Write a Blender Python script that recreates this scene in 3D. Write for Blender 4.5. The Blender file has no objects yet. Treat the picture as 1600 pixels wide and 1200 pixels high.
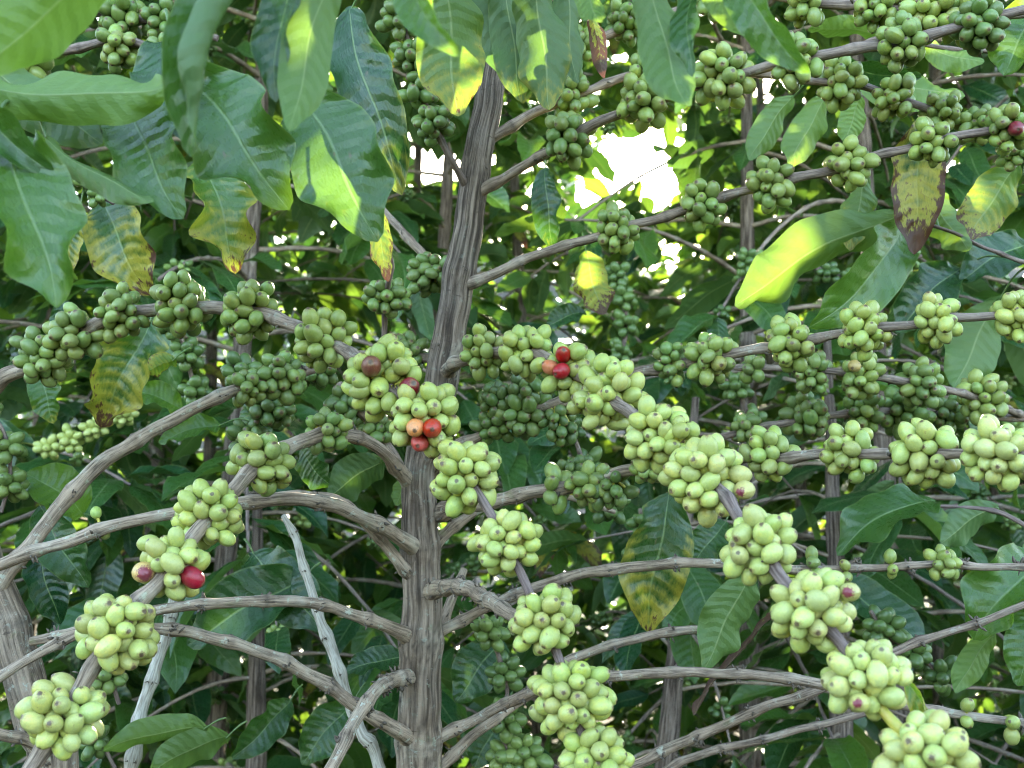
import bpy, math, random
import numpy as np
from mathutils import Vector, Matrix, noise

rnd = random.Random(7)
nrg = np.random.default_rng(11)
S = bpy.context.scene
COL = S.collection
PI = math.pi

# ------------------------------------------------------------------ camera
CAM_H, TILT, FPX = 1.30, math.radians(6.0), 1550.0
C = Vector((0, 0, CAM_H))
F = Vector((0, math.cos(TILT), math.sin(TILT)))
R = Vector((1, 0, 0))
U = Vector((0, -math.sin(TILT), math.cos(TILT)))


def at(px, py, d):
    d = float(d)
    return C + d * (F + R * ((px - 800) / FPX) + U * ((600 - py) / FPX))


cd = bpy.data.cameras.new("camera")
cam = bpy.data.objects.new("camera", cd)
COL.objects.link(cam)
cam.location = C
cam.rotation_euler = (PI / 2 + TILT, 0, 0)
cd.sensor_width = 36
cd.lens = 36 * FPX / 1600
cd.clip_start = 0.02
cd.clip_end = 2000
cd.dof.use_dof = True
cd.dof.focus_distance = 0.74
cd.dof.aperture_fstop = 12.5
S.camera = cam

# ------------------------------------------------------------------ light
SUN_DIR = (at(985, 250, 1.0) - C).normalized()
world = bpy.data.worlds.new("World")
S.world = world
world.use_nodes = True
wt = world.node_tree
wt.nodes.clear()
sky = wt.nodes.new("ShaderNodeTexSky")
sky.sky_type = 'NISHITA'
sky.sun_disc = False
sky.sun_elevation = math.asin(SUN_DIR.z)
sky.sun_rotation = math.atan2(SUN_DIR.x, SUN_DIR.y)
sky.air_density = 1.0
sky.dust_density = 0.8
sky.ozone_density = 1.0
bg = wt.nodes.new("ShaderNodeBackground")
bg.inputs[1].default_value = 0.15
wo = wt.nodes.new("ShaderNodeOutputWorld")
wt.links.new(sky.outputs[0], bg.inputs[0])
wt.links.new(bg.outputs[0], wo.inputs[0])
sl = bpy.data.lights.new("sun", 'SUN')
sl.energy = 2.9
sl.angle = math.radians(0.5)
sl.color = (1.0, 0.93, 0.80)
so = bpy.data.objects.new("sun", sl)
COL.objects.link(so)
so.rotation_euler = SUN_DIR.to_track_quat('Z', 'Y').to_euler()
so.location = (0, 0, 12)
S.view_settings.view_transform = 'Standard'
S.view_settings.look = 'None'
S.view_settings.exposure = 3.8
S.view_settings.use_white_balance = True
S.view_settings.white_balance_temperature = 7300
S.view_settings.white_balance_tint = 6
S.view_settings.gamma = 1.0
S.cycles.filter_width = 1.0
S.cycles.max_bounces = 8
S.cycles.diffuse_bounces = 2
S.cycles.glossy_bounces = 3
S.cycles.transmission_bounces = 5
S.cycles.transparent_max_bounces = 6
S.cycles.sample_clamp_indirect = 6.0
S.cycles.use_denoising = True
S.cycles.caustics_reflective = False
S.cycles.caustics_refractive = False


# ------------------------------------------------------------------ materials
class NT:
    def __init__(self, name):
        self.m = bpy.data.materials.new(name)
        self.m.use_nodes = True
        self.t = self.m.node_tree
        self.t.nodes.clear()

    def n(self, typ, ins=None, **kw):
        nd = self.t.nodes.new(typ)
        for k, v in kw.items():
            setattr(nd, k, v)
        for k, v in (ins or {}).items():
            sock = nd.inputs[k]
            if hasattr(v, 'is_output'):
                self.t.links.new(v, sock)
            else:
                sock.default_value = v
        return nd

    def math(self, op, a, b=0.0, c=0.0, clamp=False):
        nd = self.n('ShaderNodeMath', {0: a, 1: b, 2: c}, operation=op)
        nd.use_clamp = clamp
        return nd.outputs[0]

    def sstep(self, x, lo, hi):
        nd = self.n('ShaderNodeMapRange', {'Value': x, 'From Min': lo, 'From Max': hi}, interpolation_type='SMOOTHSTEP')
        return nd.outputs['Result']

    def mix(self, f, a, b, blend='MIX'):
        nd = self.n('ShaderNodeMix', data_type='RGBA', blend_type=blend)
        for i, v in ((0, f), (6, a), (7, b)):
            if hasattr(v, 'is_output'):
                self.t.links.new(v, nd.inputs[i])
            else:
                nd.inputs[i].default_value = v if i == 0 else (*v, 1)
        return nd.outputs[2]

    def noise(self, vec, scale, detail=3.0, rough=0.55, w=None):
        nd = self.n('ShaderNodeTexNoise', {'Vector': vec, 'Scale': scale, 'Detail': detail, 'Roughness': rough})
        return nd.outputs['Fac']

    def out(self, sh):
        o = self.n('ShaderNodeOutputMaterial')
        self.t.links.new(sh, o.inputs[0])
        return self.m


def leaf_material():
    k = NT("coffee_leaf_surface")
    a = k.n('ShaderNodeAttribute', attribute_name='tone')
    sep = k.n('ShaderNodeSeparateColor', {0: a.outputs['Color']})
    tone, blight, rv = sep.outputs[0], sep.outputs[1], sep.outputs[2]
    uvn = k.n('ShaderNodeUVMap', uv_map='UVMap')
    suv = k.n('ShaderNodeSeparateXYZ', {0: uvn.outputs[0]})
    u, v = suv.outputs[0], suv.outputs[1]
    s = k.math('MULTIPLY', k.math('ABSOLUTE', k.math('SUBTRACT', u, 0.5)), 2.0)
    off = k.n('ShaderNodeCombineXYZ', {0: k.math('MULTIPLY', rv, 37.0), 1: k.math('MULTIPLY', rv, 91.0), 2: 0.0})
    vec = k.n('ShaderNodeVectorMath', {0: uvn.outputs[0], 1: off.outputs[0]}, operation='ADD').outputs[0]
    n1 = k.noise(vec, 4.0, 4.0, 0.6)
    n2 = k.noise(vec, 26.0, 3.0, 0.6)
    # veins
    tt = k.math('SUBTRACT', v, k.math('MULTIPLY', k.math('POWER', s, 1.3), 0.10))
    tt = k.math('ADD', tt, k.math('MULTIPLY', k.math('SUBTRACT', n1, 0.5), 0.10))
    fr = k.math('FRACT', k.math('MULTIPLY', tt, 11.0))
    tri = k.math('ABSOLUTE', k.math('SUBTRACT', k.math('MULTIPLY', fr, 2.0), 1.0))
    lat = k.sstep(tri, 0.88, 1.0)
    lat = k.math('MULTIPLY', lat, k.sstep(s, 0.97, 0.75))
    mid = k.sstep(s, 0.05, 0.015)
    # colours
    base = k.mix(tone, (0.007, 0.040, 0.014), (0.105, 0.215, 0.026))
    base = k.mix(k.math('MULTIPLY', k.sstep(n1, 0.35, 0.75), 0.45), base, k.mix(tone, (0.018, 0.075, 0.026), (0.06, 0.16, 0.03)))
    base = k.mix(k.math('MULTIPLY', lat, 0.16), base, (0.08, 0.17, 0.065))
    base = k.mix(k.math('MULTIPLY', mid, 0.75), base, (0.17, 0.25, 0.10))
    # pale thin margin
    base = k.mix(k.math('MULTIPLY', k.sstep(s, 0.93, 1.0), 0.4), base, (0.20, 0.26, 0.08))
    # blight : yellowing then brown, patchy and stronger on margins and tip
    edge = k.math('MAXIMUM', k.sstep(s, 0.45, 1.0), k.sstep(v, 0.72, 1.0))
    bl = k.math('ADD', k.math('MULTIPLY', n1, 0.75), k.math('MULTIPLY', blight, 0.9))
    bl = k.math('ADD', bl, k.math('SUBTRACT', k.math('MULTIPLY', v, 0.42), k.math('MULTIPLY', tri, 0.14)))
    bl = k.math('ADD', bl, k.math('MULTIPLY', k.math('MULTIPLY', edge, 0.35), blight))
    yel = k.sstep(k.math('ADD', bl, k.math('MULTIPLY', k.math('SUBTRACT', n2, 0.5), 0.25)), 0.86, 1.2)
    bro = k.sstep(k.math('ADD', bl, k.math('MULTIPLY', k.math('SUBTRACT', n2, 0.5), 0.6)), 1.20, 1.34)
    ycol = k.mix(n2, (0.30, 0.27, 0.03), (0.46, 0.36, 0.06))
    base = k.mix(k.math('MULTIPLY', yel, k.sstep(blight, 0.02, 0.25)), base, ycol)
    base = k.mix(k.math('MULTIPLY', bro, k.sstep(blight, 0.02, 0.2)), base, (0.085, 0.035, 0.022))
    spots = k.math('MULTIPLY', k.sstep(k.noise(vec, 7.0, 2.0), 0.69, 0.74), k.sstep(n2, 0.40, 0.58))
    base = k.mix(k.math('MULTIPLY', spots, 0.7), base, (0.15, 0.09, 0.055))
    geo = k.n('ShaderNodeNewGeometry')
    back = geo.outputs['Backfacing']
    pale = k.mix(k.math('SUBTRACT', 0.72, k.math('MULTIPLY', k.math('MULTIPLY', yel, k.sstep(blight, 0.02, 0.25)), 0.5)), base, k.mix(tone, (0.055, 0.115, 0.045), (0.16, 0.25, 0.06)))
    pale = k.mix(k.math('MULTIPLY', mid, 0.6), pale, (0.27, 0.33, 0.14))
    pale = k.mix(k.math('MULTIPLY', k.math('MULTIPLY', bro, k.sstep(blight, 0.02, 0.2)), 0.7), pale, (0.11, 0.05, 0.035))
    bcol = k.mix(back, base, pale)
    # bump
    h = k.math('ADD', k.math('MULTIPLY', tri, -0.9), k.math('MULTIPLY', n2, 0.6))
    h = k.math('SUBTRACT', h, k.math('MULTIPLY', mid, 0.9))
    bump = k.n('ShaderNodeBump', {'Height': h, 'Strength': 0.28, 'Distance': 0.0024})
    rough = k.math('ADD', k.math('ADD', 0.20, k.math('MULTIPLY', n2, 0.18)), k.math('MULTIPLY', back, 0.22))
    rough = k.math('ADD', rough, k.math('MULTIPLY', yel, k.math('MULTIPLY', blight, 0.25)))
    p = k.n('ShaderNodeBsdfPrincipled', {'Base Color': bcol, 'Roughness': rough, 'IOR': 1.5, 'Normal': bump.outputs[0]})
    p.inputs['Specular IOR Level'].default_value = 0.55
    tcol = k.mix(0.6, bcol, k.mix(tone, (0.035, 0.13, 0.012), (0.27, 0.42, 0.03)))
    tcol = k.mix(1.0, tcol, (1.5, 1.5, 1.2), 'MULTIPLY')
    tcol = k.mix(k.math('MULTIPLY', bro, k.sstep(blight, 0.02, 0.2)), tcol, (0.16, 0.05, 0.02))
    tr = k.n('ShaderNodeBsdfTranslucent', {'Color': tcol, 'Normal': bump.outputs[0]})
    mx = k.n('ShaderNodeMixShader', {0: k.math('ADD', 0.20, k.math('MULTIPLY', tone, 0.2)), 1: p.outputs[0], 2: tr.outputs[0]})
    return k.out(mx.outputs[0])


def bark_material(name, trunk=False):
    k = NT(name)
    a = k.n('ShaderNodeAttribute', attribute_name='tone')
    sep = k.n('ShaderNodeSeparateColor', {0: a.outputs['Color']})
    young, crev, rv = sep.outputs[0], sep.outputs[1], sep.outputs[2]
    uvn = k.n('ShaderNodeUVMap', uv_map='UVMap')
    off = k.n('ShaderNodeCombineXYZ', {0: k.math('MULTIPLY', rv, 3.7), 1: k.math('MULTIPLY', rv, 9.1), 2: 0.0})
    vec = k.n('ShaderNodeVectorMath', {0: uvn.outputs[0], 1: off.outputs[0]}, operation='ADD').outputs[0]
    mp = k.n('ShaderNodeMapping', {'Vector': vec, 'Scale': (1.0, 0.05 if trunk else 0.07, 1.0)}).outputs[0]
    f1 = k.noise(mp, 230.0 if trunk else 420.0, 7.0, 0.72)
    f2 = k.noise(mp, 1500.0, 3.0, 0.6)
    p1 = k.noise(vec, 28.0, 4.0, 0.6)
    p2 = k.noise(vec, 260.0, 4.0, 0.65)
    old_c = k.mix(k.sstep(f1, 0.33, 0.62), (0.09, 0.063, 0.045), (0.48, 0.36, 0.275)) if trunk else k.mix(k.sstep(f1, 0.33, 0.62), (0.085, 0.06, 0.043), (0.43, 0.32, 0.24))
    old_c = k.mix(k.math('MULTIPLY', k.sstep(p1, 0.5, 0.72), 0.55), old_c, (0.52, 0.45, 0.36))
    old_c = k.mix(k.math('MULTIPLY', k.sstep(p1, 0.47, 0.3), 0.6), old_c, (0.16, 0.105, 0.07))
    lich = k.math('MULTIPLY', k.sstep(k.noise(vec, 120.0, 5.0, 0.7), 0.56, 0.64), k.sstep(p1, 0.40, 0.56))
    old_c = k.mix(k.math('MULTIPLY', lich, 0.75), old_c, (0.50, 0.52, 0.44))
    moss = k.math('MULTIPLY', k.sstep(k.noise(vec, 60.0, 3.0), 0.58, 0.72), 0.35)
    old_c = k.mix(moss, old_c, (0.22, 0.23, 0.10))
    yc = k.mix(k.sstep(f1, 0.42, 0.62), (0.045, 0.028, 0.024), (0.33, 0.25, 0.215)) if trunk else k.mix(k.sstep(f1, 0.35, 0.65), (0.085, 0.055, 0.052), (0.26, 0.19, 0.175))
    col = k.mix(young, old_c, yc)
    if trunk:
        vo = k.n('ShaderNodeTexVoronoi', {'Vector': k.n('ShaderNodeMapping', {'Vector': vec, 'Scale': (1.0, 0.6, 1.0)}).outputs[0], 'Scale': 17.0})
        kd = k.math('ADD', vo.outputs['Distance'], k.math('MULTIPLY', k.math('SUBTRACT', p2, 0.5), 0.12))
        col = k.mix(k.math('MULTIPLY', k.sstep(kd, 0.17, 0.10), 0.55), col, (0.50, 0.43, 0.35))
        col = k.mix(k.math('MULTIPLY', k.sstep(kd, 0.085, 0.04), 0.85), col, (0.05, 0.036, 0.028))
        crk = k.noise(k.n('ShaderNodeMapping', {'Vector': vec, 'Scale': (0.25, 1.0, 1.0)}).outputs[0], 210.0, 4.0, 0.6)
        col = k.mix(k.math('MULTIPLY', k.sstep(crk, 0.64, 0.70), 0.6), col, (0.07, 0.05, 0.04))
    col = k.mix(k.math('MULTIPLY', crev, 0.85), col, (0.035, 0.026, 0.022))
    h = k.math('ADD', k.math('MULTIPLY', f1, 1.0), k.math('MULTIPLY', f2, 0.4))
    h = k.math('ADD', h, k.math('MULTIPLY', p2, 0.45))
    bump = k.n('ShaderNodeBump', {'Height': h, 'Strength': 1.0 if trunk else 0.6, 'Distance': 0.0036 if trunk else 0.0013})
    p = k.n('ShaderNodeBsdfPrincipled', {'Base Color': col, 'Roughness': 0.78, 'Normal': bump.outputs[0]})
    p.inputs['Specular IOR Level'].default_value = 0.25
    return k.out(p.outputs[0])


def shoot_material():
    k = NT("green_shoot")
    uvn = k.n('ShaderNodeUVMap', uv_map='UVMap')
    n1 = k.noise(uvn.outputs[0], 150.0, 3.0)
    col = k.mix(k.sstep(n1, 0.35, 0.7), (0.36, 0.37, 0.05), (0.50, 0.40, 0.09))
    p = k.n('ShaderNodeBsdfPrincipled', {'Base Color': col, 'Roughness': 0.45})
    return k.out(p.outputs[0])


def scar_material():
    k = NT("dark_node_scar")
    tc = k.n('ShaderNodeTexCoord')
    n1 = k.noise(tc.outputs['Object'], 500.0, 3.0)
    col = k.mix(n1, (0.035, 0.026, 0.02), (0.20, 0.155, 0.12))
    p = k.n('ShaderNodeBsdfPrincipled', {'Base Color': col, 'Roughness': 0.9})
    return k.out(p.outputs[0])


def cherry_material(name, use_attr):
    k = NT(name)
    if use_attr:
        a = k.n('ShaderNodeAttribute', attribute_name='tone')
        c0 = a.outputs['Color']
        uvn = k.n('ShaderNodeUVMap', uv_map='UVMap')
        sp = k.n('ShaderNodeSeparateXYZ', {0: uvn.outputs[0]})
        pole = sp.outputs[1]
        vec = k.n('ShaderNodeTexCoord').outputs['Object']
        vec = k.n('ShaderNodeVectorMath', {0: vec, 1: (80, 80, 80)}, operation='MULTIPLY').outputs[0]
        col = k.mix(k.math('MULTIPLY', k.sstep(pole, 0.93, 0.98), 0.75), c0, (0.06, 0.045, 0.03))
        p = k.n('ShaderNodeBsdfPrincipled', {'Base Color': col, 'Roughness': 0.33})
        return k.out(p.outputs[0])
    oi = k.n('ShaderNodeObjectInfo')
    c0, rv = oi.outputs['Color'], oi.outputs['Random']
    tc = k.n('ShaderNodeTexCoord')
    obj = tc.outputs['Object']
    off = k.n('ShaderNodeCombineXYZ', {0: k.math('MULTIPLY', rv, 57.0), 1: k.math('MULTIPLY', rv, 23.0), 2: k.math('MULTIPLY', rv, 71.0)})
    vec = k.n('ShaderNodeVectorMath', {0: obj, 1: off.outputs[0]}, operation='ADD').outputs[0]
    sp = k.n('ShaderNodeSeparateXYZ', {0: obj})
    x, y, z = sp.outputs
    rr = k.math('SQRT', k.math('ADD', k.math('MULTIPLY', x, x), k.math('MULTIPLY', y, y)))
    n1 = k.noise(vec, 1.1, 3.0)
    n2 = k.noise(vec, 5.0, 4.0, 0.6)
    n3 = k.noise(vec, 22.0, 2.0, 0.6)
    hsv = k.n('ShaderNodeHueSaturation', {'Hue': k.math('ADD', 0.5, k.math('MULTIPLY', k.math('SUBTRACT', rv, 0.5), 0.02)),
                                          'Saturation': k.math('ADD', 0.85, k.math('MULTIPLY', n1, 0.3)),
                                          'Value': k.math('ADD', 0.78, k.math('MULTIPLY', k.math('ADD', rv, n2), 0.24)), 'Color': c0})
    col = hsv.outputs[0]
    col = k.mix(k.math('MULTIPLY', k.sstep(n2, 0.40, 0.68), 0.22), col, k.mix(1.0, col, (1.35, 1.2, 1.1), 'MULTIPLY'))
    # pale dots
    col = k.mix(k.math('MULTIPLY', k.sstep(n3, 0.58, 0.68), 0.3), col, k.mix(0.5, col, (0.62, 0.62, 0.36)))
    col = k.mix(k.math('MULTIPLY', k.sstep(k.noise(vec, 13.0, 2.0, 0.5), 0.66, 0.70), 0.55), col, (0.13, 0.085, 0.04))
    col = k.mix(k.math('MULTIPLY', k.sstep(k.math('ADD', n1, k.math('MULTIPLY', rv, 0.25)), 0.62, 0.82), 0.35), col, k.mix(1.0, col, (1.45, 1.12, 0.8), 'MULTIPLY'))
    # blossom scar at the outer end, a ring round it and a stained halo
    top = k.sstep(z, 0.1, 0.4)
    scar = k.math('MULTIPLY', k.sstep(k.math('ADD', rr, k.math('MULTIPLY', k.math('SUBTRACT', n2, 0.5), 0.26)), 0.29, 0.17), top)
    halo = k.math('MULTIPLY', k.sstep(k.math('ADD', rr, k.math('MULTIPLY', k.math('SUBTRACT', n2, 0.5), 0.95)), 0.52, 0.20), top)
    halo = k.math('MULTIPLY', halo, k.sstep(k.math('FRACT', k.math('MULTIPLY', rv, 7.3)), 0.1, 0.7))
    col = k.mix(k.math('MULTIPLY', halo, 0.75), col, (0.25, 0.145, 0.065))
    col = k.mix(k.math('MULTIPLY', scar, 0.85), col, (0.09, 0.055, 0.035))
    wr = k.math('SUBTRACT', 1.0, oi.outputs['Alpha'])
    wound = k.math('MULTIPLY', k.sstep(k.math('SUBTRACT', k.math('ADD', rr, k.math('MULTIPLY', k.math('SUBTRACT', n2, 0.5), 0.9)), wr), 0.13, -0.13), k.sstep(z, 0.0, 0.1))
    col = k.mix(k.math('MULTIPLY', wound, k.sstep(wr, 0.02, 0.1)), col, (0.21, 0.035, 0.05))
    # odd bruise
    br = k.math('MULTIPLY', k.sstep(k.noise(vec, 1.7, 3.0, 0.6), 0.66, 0.74), 0.7)
    col = k.mix(br, col, (0.19, 0.11, 0.06))
    bump = k.n('ShaderNodeBump', {'Height': k.math('ADD', n2, k.math('MULTIPLY', n3, 0.4)), 'Strength': 0.18, 'Distance': 0.0012})
    p = k.n('ShaderNodeBsdfPrincipled', {'Base Color': col, 'Roughness': k.math('ADD', 0.18, k.math('MULTIPLY', n2, 0.30)), 'Normal': bump.outputs[0]})
    p.inputs['Subsurface Weight'].default_value = 0.0
    return k.out(p.outputs[0])


def ground_material():
    k = NT("leaf_littered_soil")
    tc = k.n('ShaderNodeTexCoord')
    n1 = k.noise(tc.outputs['Object'], 1.3, 5.0)
    n2 = k.noise(tc.outputs['Object'], 30.0, 5.0, 0.65)
    col = k.mix(k.sstep(n2, 0.35, 0.7), (0.014, 0.011, 0.008), (0.055, 0.042, 0.028))
    col = k.mix(k.math('MULTIPLY', k.sstep(n1, 0.45, 0.65), 0.6), col, (0.012, 0.03, 0.010))
    bump = k.n('ShaderNodeBump', {'Height': n2, 'Strength': 0.8, 'Distance': 0.03})
    p = k.n('ShaderNodeBsdfPrincipled', {'Base Color': col, 'Roughness': 0.95, 'Normal': bump.outputs[0]})
    return k.out(p.outputs[0])


M_LEAF = leaf_material()
M_BARK = bark_material("grey_branch_bark")
M_TRUNK = bark_material("fissured_trunk_bark", True)
M_SHOOT = shoot_material()
M_SCAR = scar_material()
M_CHERRY = cherry_material("cherry_skin", False)
M_CHERRYFAR = cherry_material("cherry_skin_cluster", True)
M_GROUND = ground_material()


# ------------------------------------------------------------------ mesh helpers
class MB:
    """Collects vertices, faces, per-vertex uv and tone; builds ONE mesh object."""
    def __init__(self):
        self.v, self.f, self.uv, self.tone, self.mi, self.nv = [], [], [], [], [], 0

    def add(self, v, f, uv=None, tone=(0, 0, 0), mi=0):
        v = np.asarray(v, float).reshape(-1, 3)
        n = len(v)
        f = np.asarray(f, int).reshape(-1, 4)
        self.v.append(v)
        self.f.append(f + self.nv)
        self.uv.append(np.zeros((n, 2)) if uv is None else np.asarray(uv, float))
        t = np.asarray(tone, float)
        self.tone.append(np.tile(t, (n, 1)) if t.ndim == 1 else t)
        self.mi.append(np.full(len(f), mi, int))
        self.nv += n

    def mesh(self, name, mats):
        v = np.concatenate(self.v); f = np.concatenate(self.f)
        uv = np.concatenate(self.uv); tone = np.concatenate(self.tone); mi = np.concatenate(self.mi)
        me = bpy.data.meshes.new(name)
        tri = f[:, 3] == f[:, 2]                     # a quad whose last two corners agree is a triangle
        cnt = np.where(tri, 3, 4)
        start = np.concatenate([[0], np.cumsum(cnt)[:-1]])
        keep = np.ones(f.shape, bool); keep[tri, 3] = False
        loops = f[keep]
        me.vertices.add(len(v)); me.vertices.foreach_set('co', v.astype(np.float32).ravel())
        me.loops.add(len(loops)); me.loops.foreach_set('vertex_index', loops.astype(np.int32))
        me.polygons.add(len(f)); me.polygons.foreach_set('loop_start', start.astype(np.int32))
        me.polygons.foreach_set('material_index', mi.astype(np.int32))
        me.polygons.foreach_set('use_smooth', np.ones(len(f), bool))
        ul = me.uv_layers.new(name='UVMap')
        ul.data.foreach_set('uv', uv[loops].astype(np.float32).ravel())
        at_ = me.color_attributes.new('tone', 'FLOAT_COLOR', 'POINT')
        c4 = np.ones((len(v), 4), np.float32); c4[:, :3] = tone
        at_.data.foreach_set('color', c4.ravel())
        for m in mats:
            me.materials.append(m)
        me.update(calc_edges=True)
        me.validate()
        return me

    def build(self, name, mats, parent=None):
        if not isinstance(mats, (list, tuple)):
            mats = [mats]
        o = bpy.data.objects.new(name, self.mesh(name, mats))
        COL.objects.link(o)
        if parent is not None:
            set_parent(o, parent)
        return o


WORLD = {}


def set_parent(o, parent):
    """Children keep world coordinates: parents are unrotated, unscaled Empties or origin meshes."""
    o.parent = parent
    o.matrix_parent_inverse = Matrix.Translation(-WORLD.get(parent.name, Vector((0, 0, 0))))


def thing(name, label, cat, loc=(0, 0, 0), group=None):
    o = bpy.data.objects.new(name, None)
    o.empty_display_size = 0.05
    COL.objects.link(o)
    o.location = loc
    WORLD[o.name] = Vector(loc)
    o['label'] = label
    o['category'] = cat
    if group:
        o['group'] = group
    return o


def catmull(P, n):
    """P: (k,m) control rows -> (n,m) smooth samples, even in chord length."""
    P = np.asarray(P, float)
    if len(P) == 2:
        t = np.linspace(0, 1, n)[:, None]
        return P[0] * (1 - t) + P[1] * t
    d = np.sqrt(((P[1:, :3] - P[:-1, :3]) ** 2).sum(1)) + 1e-9
    k = np.concatenate([[0], np.cumsum(np.sqrt(d))])
    T = np.zeros_like(P)
    T[1:-1] = (P[2:] - P[:-2]) / (k[2:] - k[:-2])[:, None]
    T[0] = (P[1] - P[0]) / (k[1] - k[0]); T[-1] = (P[-1] - P[-2]) / (k[-1] - k[-2])
    fine = []
    for i in range(len(P) - 1):
        h = k[i + 1] - k[i]
        t = np.linspace(0, 1, 24, endpoint=(i == len(P) - 2))[:, None]
        fine.append((2*t**3 - 3*t**2 + 1) * P[i] + (t**3 - 2*t**2 + t) * h * T[i] + (-2*t**3 + 3*t**2) * P[i+1] + (t**3 - t**2) * h * T[i+1])
    fine = np.concatenate(fine)
    s = np.concatenate([[0], np.cumsum(np.sqrt(((fine[1:, :3] - fine[:-1, :3]) ** 2).sum(1)))])
    q = np.linspace(0, s[-1], n)
    return np.stack([np.interp(q, s, fine[:, j]) for j in range(fine.shape[1])], 1)


def frames(P):
    t = np.gradient(P, axis=0)
    t /= np.linalg.norm(t, axis=1)[:, None] + 1e-12
    a = np.zeros_like(P)
    ref = np.array([0, 1.0, 0]) if abs(t[0][1]) < 0.9 else np.array([0, 0, 1.0])
    x = ref - t[0] * ref.dot(t[0]); x /= np.linalg.norm(x)
    for i in range(len(P)):
        x = x - t[i] * x.dot(t[i]); x /= np.linalg.norm(x)
        a[i] = x
    return t, a, np.cross(t, a)


def plen(P):
    P = np.asarray(P, float)
    return float(np.sqrt(((P[1:, :3] - P[:-1, :3]) ** 2).sum(1)).sum())


def add_tube(mb, ctrl, nseg=12, step=0.004, rough=0.10, node_gap=0.0, swell=0.28, young=None, mi=0, seed=0, fissure=0.0, cap=True, node_off=0.5, node_dark=0.9):
    """ctrl rows (x,y,z,r). Rings with knobbly radius, node swellings and optional vertical fissures."""
    L = plen(ctrl)
    n = max(4, int(L / step) + 1)
    Q = catmull(ctrl, n)
    P, r = Q[:, :3].copy(), Q[:, 3].copy()
    s = np.linspace(0, L, n)
    nodes = []
    if node_gap > 0:
        x = node_gap * node_off
        while x < L - node_gap * 0.2:
            nodes.append(x)
            x += node_gap * rnd.uniform(0.8, 1.2)
        for x in nodes:
            r *= 1 + swell * np.exp(-((s - x) / (0.0045 + 0.35 * r)) ** 2)
    # slight wander so that nothing is a drawn curve
    wob = np.array([[noise.noise((x * 34 + seed * 3.1, k * 9.7 + seed, 1.3)) for k in range(3)] for x in s])
    env = np.clip(np.minimum(s, L - s) / 0.03, 0, 1)[:, None]
    P += wob * env * np.minimum(r, 0.0042)[:, None] * 0.42
    t, a, b = frames(P)
    ang = np.linspace(0, 2 * PI, nseg + 1)
    V = np.zeros((n, nseg + 1, 3)); crev = np.zeros((n, nseg + 1))
    for i in range(n):
        for j in range(nseg):
            ca, sa = math.cos(ang[j]), math.sin(ang[j])
            q = noise.noise((ca * 1.2 + seed, sa * 1.2, s[i] * 40 + seed)) * rough
            if fissure:
                rr_ = r[i]
                f1 = noise.noise((ca * rr_ * 330 + seed, sa * rr_ * 330, s[i] * 5))
                f2 = noise.noise((ca * rr_ * 700 + seed, sa * rr_ * 700, s[i] * 12 + 5))
                rid = 1 - abs(f1) * 2.2
                g = max(0.0, rid - 0.45) * fissure
                q += -g + f2 * fissure * 0.35
                crev[i, j] = min(1, max(0.0, rid - 0.55) * 1.7)
            rad = r[i] * (1 + q)
            V[i, j] = P[i] + (a[i] * ca + b[i] * sa) * rad
        V[i, nseg] = V[i, 0]; crev[i, nseg] = crev[i, 0]
    rm = float(r.mean())
    uv = np.stack([np.tile(ang * rm, (n, 1)), np.tile(s[:, None], (1, nseg + 1))], 2).reshape(-1, 2)
    if young is None:
        yv = np.zeros(n)
    else:
        yv = np.interp(s / L, np.linspace(0, 1, len(young)), young)
    for x in nodes:
        g_n = np.exp(-((s - x) / (0.0014 + 0.10 * r)) ** 2)
        crev = np.maximum(crev, g_n[:, None] * np.array([[max(0, noise.noise((c_ * 2.2, x * 60, seed)) + .45) for c_ in range(nseg + 1)]]) * node_dark)
    tone = np.stack([np.tile(yv[:, None], (1, nseg + 1)), crev, np.full((n, nseg + 1), (seed * 0.137) % 1)], 2).reshape(-1, 3)
    idx = np.arange(n * (nseg + 1)).reshape(n, nseg + 1)
    f = np.stack([idx[:-1, :-1], idx[:-1, 1:], idx[1:, 1:], idx[1:, :-1]], 2).reshape(-1, 4)
    mb.add(V.reshape(-1, 3), f, uv, tone, mi)
    if cap:
        for e, sgn in ((0, -1), (n - 1, 1)):
            c = P[e] + t[e] * sgn * r[e] * 0.35
            vv = np.concatenate([V[e, :nseg], c[None]])
            ff = [(j, (j + 1) % nseg, nseg, nseg) if sgn > 0 else ((j + 1) % nseg, j, nseg, nseg) for j in range(nseg)]
            mb.add(vv, ff, None, (yv[e], 0.3, 0.2), mi)
    return P, r, s, nodes, (t, a, b)


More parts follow.
